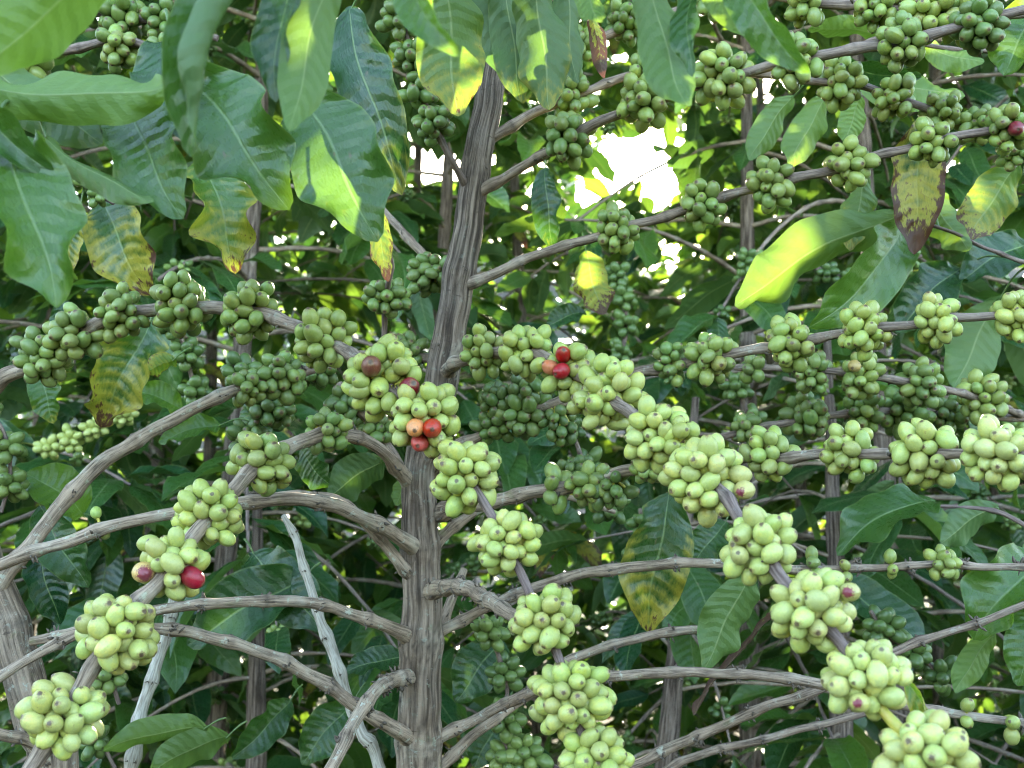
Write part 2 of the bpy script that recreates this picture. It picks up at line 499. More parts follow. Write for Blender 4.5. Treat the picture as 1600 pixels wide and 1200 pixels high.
def add_chip(mb, p, size, mi=1, axis=None):
    """One crusty scrap of old flower stalk: a bent, tapering shard."""
    d = Vector((rnd.gauss(0, 1), rnd.gauss(0, 1), rnd.gauss(0, 1))).normalized() if axis is None else Vector(axis)
    o = d.orthogonal().normalized()
    q = d.cross(o)
    l = size * rnd.uniform(0.7, 1.5); w = size * rnd.uniform(0.25, 0.5)
    bend = (o * rnd.uniform(-.5, .5) + q * rnd.uniform(-.5, .5)) * l * 0.5
    vs = []
    for k, (tt, ww) in enumerate(((-0.3, 0.8), (0.4, 1.0), (1.0, 0.35))):
        c = Vector(p) + d * l * tt + bend * tt * tt
        for m in range(4):
            an = m * PI / 2 + k * 0.4
            vs.append(c + (o * math.cos(an) + q * math.sin(an)) * w * ww * rnd.uniform(.6, 1.2))
    fs = []
    for k in range(2):
        for m in range(4):
            fs.append((k*4+m, k*4+(m+1) % 4, k*4+4+(m+1) % 4, k*4+4+m))
    fs.append((8, 9, 10, 11)); fs.append((3, 2, 1, 0))
    mb.add([tuple(v) for v in vs], fs, None, (0, 0, 0), mi)


# ------------------------------------------------------------------ leaves
def leaf_arrays(L, W, nu=12, nv=26, fl=0.25, fr=0.25, cl=0.0, cr=0.0, bow=0.15, twist=0.0, wave=0.05, quilt=0.012, seed=0.0, tipk=0.62, side=0.0):
    """Leaf from (0,0,0) along +Y, upper face +Z, chord length L. fl/fr: fold angle of each half (up), cl/cr: curl of each half."""
    t = np.linspace(0, 1, nv + 1)
    w = (t ** 0.62) * ((1 - t) ** tipk)
    w = w / w.max()
    acc = np.clip((t - 0.74) / 0.26, 0, 1)
    w = w * (1 - 0.55 * acc ** 1.2 * (1 - acc ** 6)) * W * 0.5
    w[0] = 0.0012; w[-1] = 0.0002
    # centreline: circular bow + gentle side sway, then rescaled to unit chord
    th = (0.5 - t) * bow * 4
    cy = np.concatenate([[0], np.cumsum((np.cos(th[1:]) + np.cos(th[:-1])) / 2)]) / nv
    cz = np.concatenate([[0], np.cumsum((np.sin(th[1:]) + np.sin(th[:-1])) / 2)]) / nv
    cx = side * np.sin(t * PI) * 0.12 + 0.012 * np.sin(t * 9 + seed * 5)
    cx = cx - cx[0] - (cx[-1] - cx[0]) * t
    sc = L / max(cy[-1], 0.2)
    cx, cy, cz = cx * L, cy * sc, cz * sc
    s = np.linspace(-1, 1, 2 * nu + 1)
    V = np.zeros((nv + 1, 2 * nu + 1, 3)); UV = np.zeros((nv + 1, 2 * nu + 1, 2))
    for h, (f0, c0, sg) in enumerate(((fl, cl, -1), (fr, cr, 1))):
        sa = np.linspace(0, 1, nu + 1)
        for i in range(nv + 1):
            fade = min(1.0, t[i] / 0.12) * min(1.0, (1.02 - t[i]) / 0.2)
            ang = f0 * (0.4 + 0.6 * fade) + c0 * sa * fade
            dx = np.cos(ang) * w[i] / nu; dz = np.sin(ang) * w[i] / nu
            x = np.concatenate([[0], np.cumsum((dx[1:] + dx[:-1]) / 2)])
            z = np.concatenate([[0], np.cumsum((dz[1:] + dz[:-1]) / 2)])
            wv = wave * W * (np.sin(t[i] * 13.5 + seed * 7 + sg * 1.3) + 0.7 * np.sin(t[i] * 24 + seed * 3 + sg)) * sa ** 2.2 * fade
            tq = t[i] - 0.10 * sa ** 1.3 + 0.022 * np.sin(t[i] * 15 + seed * 9 + sg) + 0.012 * np.sin(t[i] * 37 + seed * 4 + sg * 2)
            tri = np.abs((tq * 11) % 1.0 * 2 - 1) * (0.65 + 0.45 * np.sin(t[i] * 11 + seed * 12 + sg * 2))
            qz = -quilt * L * (tri ** 2) * np.minimum(sa * 4, 1) * (1 - sa ** 4) * fade
            nz = wv + qz
            X = x * sg - np.sin(ang) * sg * nz
            Z = z + np.cos(ang) * nz
            tw = twist * (t[i] - 0.3)
            ct, st = math.cos(tw), math.sin(tw)
            X, Z = X * ct - Z * st, X * st + Z * ct
            j = nu + sg * np.arange(nu + 1)
            V[i, j, 0] = cx[i] + X
            V[i, j, 1] = cy[i] - np.sin(th[i]) * Z
            V[i, j, 2] = cz[i] + np.cos(th[i]) * Z
            UV[i, j, 0] = 0.5 + sg * sa * 0.5
            UV[i, j, 1] = t[i]
    m = 2 * nu + 1
    idx = np.arange((nv + 1) * m).reshape(nv + 1, m)
    f = np.stack([idx[:-1, :-1], idx[:-1, 1:], idx[1:, 1:], idx[1:, :-1]], 2).reshape(-1, 4)
    return V.reshape(-1, 3), f, UV.reshape(-1, 2)


def leaf_frame(p0, p1, roll, ref=None):
    """Columns X,Y,Z of a leaf from p0 to p1 whose upper face is turned `roll` away from the reference direction."""
    y = (p1 - p0).normalized()
    ref = (C - (p0 + p1) / 2) if ref is None else ref
    z = (ref - y * ref.dot(y)).normalized()
    z = Matrix.Rotation(roll, 3, y) @ z
    x = y.cross(z)
    return np.array([x, y, z]).T


def traced_leaf(spec, parent):
    b, t_, wpx = spec['b'], spec['t'], spec['w']
    p0, p1 = at(*b), at(*t_)
    d = (b[2] + t_[2]) / 2
    roll = math.radians(spec.get('roll', 0))
    seed = rnd.random()
    W = wpx * d / FPX / max(0.45, abs(math.cos(roll)))
    L = (p1 - p0).length
    v, f, uv = leaf_arrays(L, W, nu=spec.get('nu', 12), nv=spec.get('nv', 34), fl=spec.get('fl', .22), fr=spec.get('fr', .22), cl=spec.get('cl', rnd.uniform(-.3, .9)), cr=spec.get('cr', rnd.uniform(-.3, .9)),
                           bow=spec.get('bow', .12) * (1.7 if abs(spec.get('roll', 0)) < 60 else 1.2), twist=spec.get('tw', 0.0), wave=spec.get('wave', .045) * 1.5, quilt=spec.get('q', .012), seed=seed, side=spec.get('side', 0))
    Mx = leaf_frame(p0, p1, roll)
    v = v @ Mx.T + np.array(p0)
    mb = MB()
    mb.add(v, f, uv, (spec.get('g', .2), spec.get('bl', 0.0), seed))
    # stalk running back from the blade towards its shoot
    y = Vector(Mx[:, 1]); up = Vector((0, 0, 1))
    pt = spec.get('to')
    end = Vector(pt) if pt is not None else p0 - y * 0.016 + up * 0.006
    r = max(0.0009, W * 0.018)
    mid = (p0 + end) / 2 + up * (end - p0).length * 0.12
    ctrl = [(*end, r * 1.25), (*mid, r * 1.05), (*(p0 + y * 0.004), r * 0.8)]
    P = catmull(ctrl, 8)
    t, a, bb = frames(P[:, :3])
    ang = np.linspace(0, 2 * PI, 7)[:-1]
    V = P[:, None, :3] + (a[:, None] * np.cos(ang)[None, :, None] + bb[:, None] * np.sin(ang)[None, :, None]) * P[:, 3][:, None, None]
    fs = [(i*6+j, i*6+(j+1) % 6, (i+1)*6+(j+1) % 6, (i+1)*6+j) for i in range(7) for j in range(6)]
    mb.add(V.reshape(-1, 3), fs, np.full((48, 2), 0.5), (max(.45, spec.get('g', .2)), 0, seed))
    o = mb.build('leaf', M_LEAF, parent)
    if spec.get('label'):
        o['label'] = spec['label']
    return o


# small leaf library for crowns (unit length)
LIB = []
for k_ in range(12):
    LIB.append(leaf_arrays(1.0, rnd.uniform(.34, .46), nu=3, nv=10, fl=rnd.uniform(.05, .5), fr=rnd.uniform(.05, .5), cl=rnd.uniform(-.7, .5), cr=rnd.uniform(-.7, .5),
                           bow=rnd.uniform(.05, .42), twist=rnd.uniform(-.6, .6), wave=rnd.uniform(.03, .08), quilt=0.0, seed=rnd.random(), side=rnd.uniform(-.5, .5)))


def add_lib_leaf(mb, p, y, z, L, tone, lib=None):
    lib = lib or LIB
    v, f, uv = lib[rnd.randrange(len(lib))]
    y = y.normalized(); z = (z - y * z.dot(y)).normalized(); x = y.cross(z)
    Mx = np.array([x, y, z]).T
    mb.add((v * L) @ Mx.T + np.array(p), f, uv, tone)


LIBLOW = []
for k_ in range(8):
    LIBLOW.append(leaf_arrays(1.0, rnd.uniform(.40, .5), nu=2, nv=5, fl=rnd.uniform(.05, .5), fr=rnd.uniform(.05, .5), cl=rnd.uniform(-.6, .4), cr=rnd.uniform(-.6, .4),
                              bow=rnd.uniform(.05, .4), twist=rnd.uniform(-.5, .5), wave=.04, quilt=0.0, seed=rnd.random()))


# ------------------------------------------------------------------ cherries
def cherry_mesh(name, seed, elong, nu=18, nv=14):
    vs, uv, fs = [], [], []
    for i in range(nv + 1):
        ph = PI * i / nv
        for j in range(nu + 1):
            a_ = 2 * PI * (j % nu) / nu
            x, y, z = math.sin(ph) * math.cos(a_), math.sin(ph) * math.sin(a_), math.cos(ph)
            d = 1 + 0.05 * noise.noise((x * 1.2 + seed * 9, y * 1.2, z * 1.2)) + 0.018 * math.cos(2 * a_ + seed)
            rr = math.hypot(x, y)
            zz = z * elong
            if z > 0:                                             # raised ring and pit of the blossom scar
                zz += 0.05 * math.exp(-((rr - 0.20) / 0.07) ** 2) - 0.05 * math.exp(-(rr / 0.12) ** 2)
            else:
                zz *= 0.97
            flat = 0.93 if seed % 2 < 1 else 0.97
            vs.append((x * d, y * d * flat, zz * d)); uv.append((j / nu, 1 - i / nv))
    idx = np.arange((nv + 1) * (nu + 1)).reshape(nv + 1, nu + 1)
    f = np.stack([idx[:-1, :-1], idx[1:, :-1], idx[1:, 1:], idx[:-1, 1:]], 2).reshape(-1, 4)
    mb = MB(); mb.add(vs, f, uv)
    return np.array(vs), f, np.array(uv), mb.mesh(name, [M_CHERRY])


CH = [cherry_mesh('cherry', k_ * 1.37, e) for k_, e in enumerate((1.12, 1.22, 1.32, 1.16, 1.40))]
_v, _f, _u = [], [], []
CH_LOW = cherry_mesh('cherry_low', 0.5, 1.12, 9, 7)


def pack(n, r, axis, rb, stretch=1.0, seed=0, iters=150, prefer=None):
    """n balls of mean radius r crowded round a branch of radius rb running along axis through 0."""
    g = np.random.default_rng(seed)
    rad = r * g.uniform(0.86, 1.10, n)
    ax = np.array(axis)
    p = g.normal(size=(n, 3)); p /= np.linalg.norm(p, axis=1)[:, None]
    p *= r * 2.6
    for it in range(iters):
        k = 0.06 * (1 - it / iters) + 0.004
        al = p @ ax
        per = p - al[:, None] * ax
        p = p - k * per - k * 1.25 / stretch * al[:, None] * ax
        for _ in range(2):
            d = p[:, None] - p[None]
            dist = np.sqrt((d ** 2).sum(2)) + 1e-9
            need = (rad[:, None] + rad[None]) * 0.965
            ov = np.clip(need - dist, 0, None); np.fill_diagonal(ov, 0)
            p = p + (d / dist[..., None] * ov[..., None] * 0.5).sum(1)
            al = p @ ax; per = p - al[:, None] * ax
            pd = np.linalg.norm(per, axis=1) + 1e-9
            push = np.clip(rb + rad * 0.86 - pd, 0, None)
            p = p + per / pd[:, None] * push[:, None]
    return p, rad


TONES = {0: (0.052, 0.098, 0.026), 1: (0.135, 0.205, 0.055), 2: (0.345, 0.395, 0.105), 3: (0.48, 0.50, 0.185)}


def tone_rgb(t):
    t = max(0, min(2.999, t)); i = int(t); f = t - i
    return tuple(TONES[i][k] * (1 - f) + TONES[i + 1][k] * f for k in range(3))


RED, DARKRED, PINK, BLUSH, BROWN = (0.33, 0.006, 0.012), (0.20, 0.010, 0.016), (0.56, 0.10, 0.065), (0.54, 0.19, 0.08), (0.17, 0.055, 0.03)
CLUSTER_SEED = [100]


def stalks(mb, centers, rads, root_fn, mi=0):
    for c, r in zip(centers, rads):
        c = Vector(c); b = Vector(root_fn(c))
        d = c - b
        if d.length < 1e-5:
            continue
        e = c - d.normalized() * r * 0.85
        ctrl = np.array([(*b, 0.0013), (*((b + e) / 2), 0.0011), (*e, 0.0015)])
        t, a, bb = frames(ctrl[:, :3])
        ang = np.linspace(0, 2 * PI, 6)[:-1]
        V = ctrl[:, None, :3] + (a[:, None] * np.cos(ang)[None, :, None] + bb[:, None] * np.sin(ang)[None, :, None]) * ctrl[:, 3][:, None, None]
        fs = [(i*5+j, i*5+(j+1) % 5, (i+1)*5+(j+1) % 5, (i+1)*5+j) for i in range(2) for j in range(5)]
        mb.add(V.reshape(-1, 3), fs, None, (0.4, 0, 0), mi)


def detailed_cluster(parent, px, py, d, rpx, axis, axis_pt, rb, n=21, tone=2.0, reds=(), ripe=0.0, spread=1.0):
    d, rb = float(d), float(rb)
    """A glomerule: stalk mesh as the part, each cherry a mesh of its own under it."""
    CLUSTER_SEED[0] += 1
    seed = CLUSTER_SEED[0]
    cen = at(px, py, d)
    R_m = rpx * d / FPX
    n = int(round(n * (1.75 if tone < 1.6 else 1.72) if n > 8 else n))
    g0 = random.Random(seed * 7)
    R_m *= .95 * g0.uniform(.93, 1.04)
    r = R_m / (1.16 * n ** (1 / 3))
    n = max(2, int(round(n * g0.uniform(.82, 1.08))))
    ax = Vector(axis).normalized()
    q = Vector(axis_pt) - cen
    q = q - ax * q.dot(ax)
    p, rad = pack(n, r, ax, rb, 1.0 * spread, seed)
    shift = q * 0.55
    p = p + np.array(cen + shift)
    # fit the clump to the traced size
    def root(c):
        al = (c - (cen + q)).dot(ax)
        return (cen + q) + ax * max(-0.35 * R_m, min(0.35 * R_m, al * 0.4))
    mb = MB()
    stalks(mb, p, rad, root)
    part = mb.build('cherry_cluster', M_SHOOT, parent)
    cols = []
    g = random.Random(seed)
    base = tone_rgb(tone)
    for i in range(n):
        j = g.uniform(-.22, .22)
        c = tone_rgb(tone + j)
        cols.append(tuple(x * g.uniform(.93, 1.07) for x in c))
    lab = {}
    special = set()
    for (rx, ry, col, name) in reds:
        best, bi = 1e9, 0
        for i in range(n):
            if i in special:
                continue
            v = Vector(p[i]) - C
            dd = v.dot(F)
            X = 800 + FPX * v.dot(R) / dd; Y = 600 - FPX * v.dot(U) / dd
            sc = math.hypot(X - rx, Y - ry) + (dd - d) * FPX / d * 0.8
            if sc < best:
                best, bi = sc, i
        special.add(bi)
        cols[bi] = col; lab[bi] = name
        v = Vector(p[bi]) - C
        dd = min(v.dot(F), d - R_m * 0.35)
        p[bi] = np.array(at(rx, ry, dd))
    # let neighbours make room for a moved ripe cherry
    if special:
        for _ in range(12):
            for b in special:
                for i in range(n):
                    if i == b or i in special:
                        continue
                    dv = p[i] - p[b]; ds = np.linalg.norm(dv) + 1e-9
                    ov = (rad[i] + rad[b]) * 0.96 - ds
                    if ov > 0:
                        p[i] += dv / ds * ov
    for i in range(n):
        v, f, uv, me = CH[g.randrange(len(CH))]
        o = bpy.data.objects.new('cherry', me)
        COL.objects.link(o)
        c = Vector(p[i])
        out = (c - Vector(root(c))).normalized()
        out = (out + Vector((g.gauss(0, .42), g.gauss(0, .42), g.gauss(0, .42)))).normalized()
        rot = out.to_track_quat('Z', 'Y').to_matrix().to_4x4() @ Matrix.Rotation(g.uniform(0, 6.28), 4, 'Z')
        o.parent = part
        k = rad[i] * (0.97 if i not in special else 1.04)
        o.matrix_world = Matrix.Translation(c) @ rot @ Matrix.Diagonal((k, k, k, 1))
        o.color = (*cols[i][:3], cols[i][3] if len(cols[i]) > 3 else 1)
        if len(cols[i]) > 3:
            o.matrix_world = Matrix.Translation(c) @ ((C - c).normalized() + Vector((g.uniform(-.6, .6), 0, g.uniform(-.5, .5)))).to_track_quat('Z', 'Y').to_matrix().to_4x4() @ Matrix.Diagonal((k, k, k, 1))
        if i in lab:
            o['label'] = lab[i]
    return part


def add_far_cluster(mb, cen, axis, r, n, tone, seed, rb=0.003, low=True):
    p, rad = pack(n, r, Vector(axis).normalized(), rb, 1.2, seed, iters=45)
    g = random.Random(seed)
    for i in range(n):
        v, f, uv, me = CH_LOW if low else CH[g.randrange(len(CH))]
        o = Vector(p[i]).normalized()
        q = np.array((Matrix.Rotation(0, 3, 'Z') @ o.to_track_quat('Z', 'Y').to_matrix()))
        c = tone_rgb(tone + g.uniform(-.3, .3))
        mb.add((v * rad[i]) @ q.T + p[i] + np.array(cen), f, uv, c)


# ================================================================== THE TRACED TREES
G_MAIN, G_NEIGH = None, None
t_main = thing('coffee_tree', "coffee tree with the thick fissured grey trunk, bare lower branches and a few red cherries", 'coffee tree', at(655, 1200, .92) * 1 - Vector((0, 0, at(655, 1200, .92).z)))
t_left = thing('coffee_tree', "coffee tree with a smooth leaning trunk at the left edge and one arching branch", 'coffee tree', at(80, 1200, .80) - Vector((0, 0, at(80, 1200, .80).z)))
t_right = thing('coffee_tree', "coffee tree reaching in from the right edge with dark green cherry clusters on slender twigs", 'coffee tree', Vector((0.62, 1.12, 0)))
TREE = {'M': t_main, 'L': t_left, 'R': t_right}
BR = {}


def px_tube(pts):
    return [(*at(x, y, d), w * d / FPX / 2) for x, y, d, w in pts]


# ---- trunks
def trunk(tree, pts, ground_xy, r0, top, seed, young):
    ctrl = px_tube(pts)
    p0 = Vector(ctrl[0][:3])
    g = Vector((*ground_xy, -0.03))
    low = [(*(g * (1 - k) + p0 * k), r0 + (ctrl[0][3] - r0) * k) for k in (0, .12, .35, .7)]
    low[0] = (*low[0][:3], r0 * 1.5)
    full = low + ctrl + top
    mb = MB()
    res = add_tube(mb, full, nseg=56, step=0.0042, rough=0.08, node_gap=0.085, swell=0.10, seed=seed, fissure=0.05, young=young)
    P, r, s, nodes, fr = res
    for x in nodes:
        i = int(np.searchsorted(s, x))
        if P[i][2] < 0.7:
            continue
        for q in range(10):
            an = rnd.uniform(0, 6.28)
            p = P[i] + (fr[1][i] * math.cos(an) + fr[2][i] * math.sin(an)) * r[i] * 0.97 + fr[0][i] * rnd.gauss(0, .004)
            if rnd.random() < .5:
                add_chip(mb, p, 0.0022)
    o = mb.build('trunk', [M_TRUNK, M_SCAR], TREE[tree])
    BR[tree + '_trunk'] = res
    return res


top_m = at(790, -60, .90)
trunk('M', [(655, 1200, .92, 72), (656, 1100, .915, 66), (658, 1000, .91, 66), (660, 900, .91, 61), (655, 800, .91, 58), (653, 745, .905, 50), (664, 690, .905, 49), (690, 600, .90, 53),
            (704, 510, .90, 50), (720, 420, .90, 48), (734, 330, .90, 46), (748, 240, .90, 45), (762, 160, .90, 44), (775, 85, .90, 40)],
      (t_main.location.x, t_main.location.y), .026, [(*top_m, .0125), (*(top_m + Vector((.02, .02, .25))), .009), (*(top_m + Vector((.05, .03, .6))), .005)], 1, (0, 0, 0, 0.0, .45, .8, .9, .9))
top_l = at(-60, 760, .82)
trunk('L', [(84, 1200, .80, 70), (60, 1130, .80, 65), (38, 1065, .80, 62), (2, 945, .805, 60), (-26, 870, .81, 54)],
      (t_left.location.x - .0, t_left.location.y + .0), .027, [(*top_l, .0125), (*(top_l + Vector((-.05, .01, .25))), .011), (*(top_l + Vector((-.06, .02, .8))), .006)], 2, (0, 0, .2))
# right neighbour: trunk stands just outside the frame
trunk('R', [(1745, 1200, 1.12, 60), (1735, 900, 1.12, 56), (1728, 600, 1.12, 52), (1715, 250, 1.12, 44)], (.64, 1.12), .025, [(*at(1705, -100, 1.13), .010), (*at(1695, -420, 1.15), .006)], 3, (0, .2))

# ---- branches: (tree, points (px, py, depth, width px), youth along it, node gap m, scars, shoot from index)
def branch(key, tree, pts, young=(0, 0), gap=0.045, scars=0, nseg=14, label=None, mats=None, rough=.15):
    mb = MB()
    pts = [(x, y, d, w * .91) for x, y, d, w in pts]
    if tree == 'M' and key[0] == 'B' and 640 < pts[0][0] < 790 and key != 'B28':
        x, y, d, w = pts[0]
        pts[0] = (x, y, .928 if y > 700 else .902, w * 1.0)
        x1, y1, d1, w1 = pts[1]
        pts[1] = (x1, y1, max(d1, .888), w1 * 1.08)
    res = add_tube(mb, px_tube(pts), nseg=nseg, step=0.0032, rough=rough, node_gap=gap, swell=0.24, seed=len(BR) + 3, young=young, node_off=rnd.uniform(.3, .8))
    P, r, s, nodes, fr = res
    for x in nodes:
        i = min(len(s) - 1, int(np.searchsorted(s, x)))
        for q in range(int(scars * rnd.uniform(9, 16))):
            an = rnd.choice((0.6, 3.7)) + rnd.gauss(0, .55)
            n_ = fr[1][i] * math.cos(an) + fr[2][i] * math.sin(an)
            p = P[i] + n_ * r[i] * 1.03 + fr[0][i] * rnd.gauss(0, .0022)
            ax = Vector(n_) + Vector((rnd.gauss(0, .5), rnd.gauss(0, .5), rnd.gauss(0, .5)))
            add_chip(mb, p, 0.0033 * rnd.uniform(.6, 1.3), axis=ax.normalized())
    o = mb.build('branch', mats or [M_BARK, M_SCAR], TREE[tree])
    if label:
        o['label'] = label
    BR[key] = res
    return res


branch('B1', 'L', [(-62, 720, .80, 30), (-30, 640, .79, 28), (0, 594, .79, 27), (53, 570, .78, 25), (143, 511, .77, 24), (215, 486, .77, 23), (330, 481, .76, 23), (407, 491, .75, 23), (467, 512, .73, 22), (527, 541, .71, 21),
                 (573, 571, .68, 21), (633, 630, .66, 20), (690, 693, .65, 18), (747, 770, .63, 16), (805, 880, .61, 16), (827, 925, .60, 16), (867, 1013, .59, 16), (880, 1045, .58, 15), (903, 1130, .57, 15), (935, 1215, .56, 15)],
       (0, 0, .1, .3, .6, .9, 1, 1), .045, .2, 16, 'long drooping branch strung with cherry clusters from left arch to bottom middle')
branch('B2', 'L', [(-12, 930, .80, 34), (14, 892, .80, 30), (40, 860, .80, 28), (80, 808, .81, 26), (140, 740, .82, 27), (200, 697, .83, 24), (270, 655, .84, 22), (340, 621, .86, 21), (440, 590, .90, 19), (490, 577, .92, 16)], (0, 0, .2), .07, .3)
branch('B3', 'M', [(652, 772, .90, 28), (630, 742, .88, 25), (600, 708, .86, 21), (560, 684, .84, 21), (500, 681, .80, 25), (455, 696, .77, 25), (397, 733, .73, 25), (363, 767, .70, 26), (327, 810, .67, 26), (300, 838, .65, 27), (247, 910, .62, 27),
                 (213, 944, .61, 27), (163, 1013, .60, 27), (127, 1074, .59, 27), (80, 1150, .58, 28), (40, 1215, .57, 28)], (0, 0, .1, .2), .045, .2, 16, 'branch curving down to the bottom left corner, heavy with pale cherries')
branch('B4', 'M', [(686, 602, .89, 30), (700, 579, .86, 24), (722, 562, .83, 21), (763, 553, .81, 20), (837, 554, .77, 20), (917, 594, .72, 20), (963, 630, .68, 21), (987, 647, .66, 21), (1043, 693, .62, 21), (1060, 710, .61, 21), (1127, 770, .575, 21),
                 (1150, 800, .56, 22), (1207, 883, .53, 23), (1230, 914, .52, 23), (1290, 980, .505, 22), (1310, 1001, .50, 21), (1352, 1060, .49, 19)], (0, .1, .3, .6, .9, 1), .045, .1, 16, 'thick drooping branch with the palest cherry clusters, ending bottom right')
branch('B4s', 'M', [(1348, 1055, .49, 19), (1367, 1093, .485, 18), (1410, 1143, .475, 18), (1445, 1180, .47, 17), (1475, 1225, .465, 15)], (1, 1), .05, 0, 14, 'yellow green young end of the drooping branch', [M_SHOOT, M_SCAR], .04)
branch('B5', 'M', [(672, 745, .905, 26), (710, 700, .90, 19), (747, 683, .89, 18), (793, 662, .88, 18), (843, 637, .87, 18), (877, 627, .86, 18), (993, 583, .84, 19), (1033, 577, .83, 19), (1083, 563, .82, 18), (1147, 553, .81, 17), (1197, 543, .80, 16), (1267, 532, .78, 16),
                 (1310, 523, .77, 16), (1380, 512, .75, 15), (1427, 507, .74, 15), (1500, 498, .73, 15), (1570, 492, .72, 14), (1640, 484, .71, 13)], (0, .1, .4, .6), .045, .1)
branch('B6', 'M', [(672, 806, .905, 32), (713, 793, .88, 25), (800, 778, .86, 23), (833, 767, .85, 23), (883, 762, .84, 22), (933, 750, .83, 21), (983, 734, .81, 20), (1037, 727, .79, 19), (1120, 717, .76, 18), (1220, 713, .72, 18), (1290, 710, .69, 18), (1360, 710, .66, 18),
                 (1400, 710, .65, 17), (1487, 710, .61, 17), (1560, 712, .58, 17), (1650, 716, .56, 17)], (0, 0, .2, .5), .045, .2)
branch('B7', 'R', [(1728, 660, 1.12, 22), (1600, 653, 1.06, 14), (1460, 645, 1.03, 14), (1380, 645, 1.02, 13), (1297, 650, 1.01, 13), (1247, 657, 1.0, 13), (1163, 673, 1.0, 12), (1095, 692, 1.0, 9)], (.2, .6), .045, .1, 10)
branch('B8', 'R', [(1728, 700, 1.12, 22), (1600, 650, 1.06, 13), (1567, 637, 1.0, 13), (1510, 618, .97, 13), (1470, 607, .95, 13), (1420, 597, .94, 13), (1380, 590, .94, 13), (1327, 583, .94, 12), (1297, 580, .94, 12), (1243, 577, .95, 12), (1147, 574, .96, 11), (1085, 582, .96, 8)], (.2, .6), .045, .1, 10)
branch('B9', 'M', [(715, 450, .90, 24), (750, 436, .89, 17), (833, 400, .88, 16), (927, 373, .86, 16), (987, 353, .85, 16), (1067, 328, .84, 16), (1123, 310, .83, 16), (1170, 297, .82, 16), (1237, 280, .81, 16), (1293, 267, .80, 16), (1360, 247, .79, 15), (1433, 230, .78, 15),
                 (1490, 213, .77, 15), (1563, 200, .76, 15), (1640, 180, .75, 14)], (.2, .5, .8), .045, .1)
branch('B10', 'M', [(735, 310, .90, 24), (768, 290, .89, 18), (800, 270, .88, 17), (857, 237, .86, 17), (927, 197, .84, 17), (980, 173, .83, 17), (1033, 157, .82, 17), (1067, 140, .80, 17), (1157, 117, .78, 17), (1200, 103, .77, 18), (1287, 87, .76, 18), (1363, 72, .75, 19),
                  (1430, 63, .74, 19), (1487, 47, .73, 18), (1533, 33, .73, 17), (1640, 5, .72, 16)], (.2, .5, .8), .045, .1)
branch('B11', 'M', [(752, 225, .90, 24), (785, 206, .90, 17), (843, 170, .90, 16), (923, 140, .90, 15), (970, 123, .90, 15), (1030, 113, .90, 14), (1110, 111, .90, 14), (1200, 115, .90, 13), (1263, 127, .89, 13), (1343, 133, .89, 13), (1377, 143, .89, 13), (1430, 163, .88, 13),
                  (1500, 190, .88, 12), (1560, 223, .87, 12), (1640, 260, .87, 11)], (.3, .6, .9), .045, .1, 12)
branch('B12', 'M', [(770, 110, .90, 20), (860, 85, .93, 15), (953, 53, .96, 14), (1010, 33, .97, 14), (1100, 3, 1.0, 13), (1200, -40, 1.0, 12)], (.3, .8), .045, .1, 10)
branch('B12b', 'M', [(778, 60, .90, 20), (950, -60, .86, 17), (1150, -20, .84, 17), (1260, 2, .82, 16), (1370, 10, .80, 15), (1440, 20, .79, 15), (1520, 26, .78, 14), (1640, 20, .77, 13)], (.3, .8), .045, .1, 12)
branch('B13', 'M', [(712, 455, .90, 20), (690, 432, .91, 16), (667, 405, .92, 15), (617, 350, .94, 14), (575, 310, .96, 13), (520, 270, .98, 11)], (.2, .4), .05, .1, 10)
branch('B14', 'M', [(733, 300, .90, 16), (722, 280, .88, 11), (700, 240, .87, 11), (680, 200, .86, 11), (660, 150, .86, 10), (645, 90, .86, 9), (630, 30, .86, 9), (615, -40, .86, 8)], (.7, 1), .04, 0, 10)
branch('B15', 'M', [(603, 565, .92, 10), (601, 530, .90, 10), (602, 473, .88, 10), (607, 440, .86, 10), (612, 415, .85, 9), (605, 380, .84, 6)], (.8, .9), .05, 0, 10)
branch('B15b', 'M', [(700, 565, .90, 18), (673, 560, .91, 13), (557, 553, .93, 13), (500, 560, .95, 12), (440, 600, .97, 11), (400, 660, .98, 9)], (.2, .5), .045, .1, 10)
branch('B15c', 'M', [(640, 745, .92, 15), (612, 705, .93, 14), (583, 665, .94, 14), (553, 630, .93, 15), (530, 600, .94, 13)], (.2, .4), .05, .1, 10)
branch('B16', 'M', [(655, 868, .90, 34), (638, 850, .88, 26), (600, 825, .86, 25), (550, 803, .83, 25), (517, 790, .82, 24), (467, 781, .80, 23), (400, 784, .78, 22), (330, 793, .77, 21), (273, 803, .76, 21), (180, 822, .74, 21), (63, 860, .73, 21), (0, 882, .73, 21), (-60, 900, .72, 20)], (0, 0), .06, .55, 16)
branch('B17', 'M', [(655, 915, .90, 26), (632, 888, .895, 20), (600, 850, .885, 19), (565, 812, .87, 19), (520, 782, .86, 18), (460, 776, .85, 17), (385, 783, .84, 15)], (0, 0), .05, .6, 12)
branch('B18', 'M', [(655, 1000, .90, 32), (627, 988, .88, 24), (600, 977, .87, 21), (547, 958, .85, 20), (513, 947, .84, 20), (443, 938, .82, 19), (383, 940, .80, 19), (287, 947, .78, 18), (230, 957, .77, 18), (117, 988, .76, 17), (47, 1003, .75, 15)], (0, 0), .055, .8, 14)
branch('B19', 'M', [(655, 1165, .91, 30), (620, 1142, .88, 24), (560, 1107, .86, 22), (510, 1070, .85, 22), (453, 1040, .83, 21), (410, 1020, .82, 20), (320, 993, .80, 20), (247, 983, .78, 19), (185, 982, .77, 18), (123, 990, .76, 19), (40, 1033, .74, 18), (0, 1057, .73, 18), (-50, 1078, .72, 17)], (0, 0), .05, .6, 14)
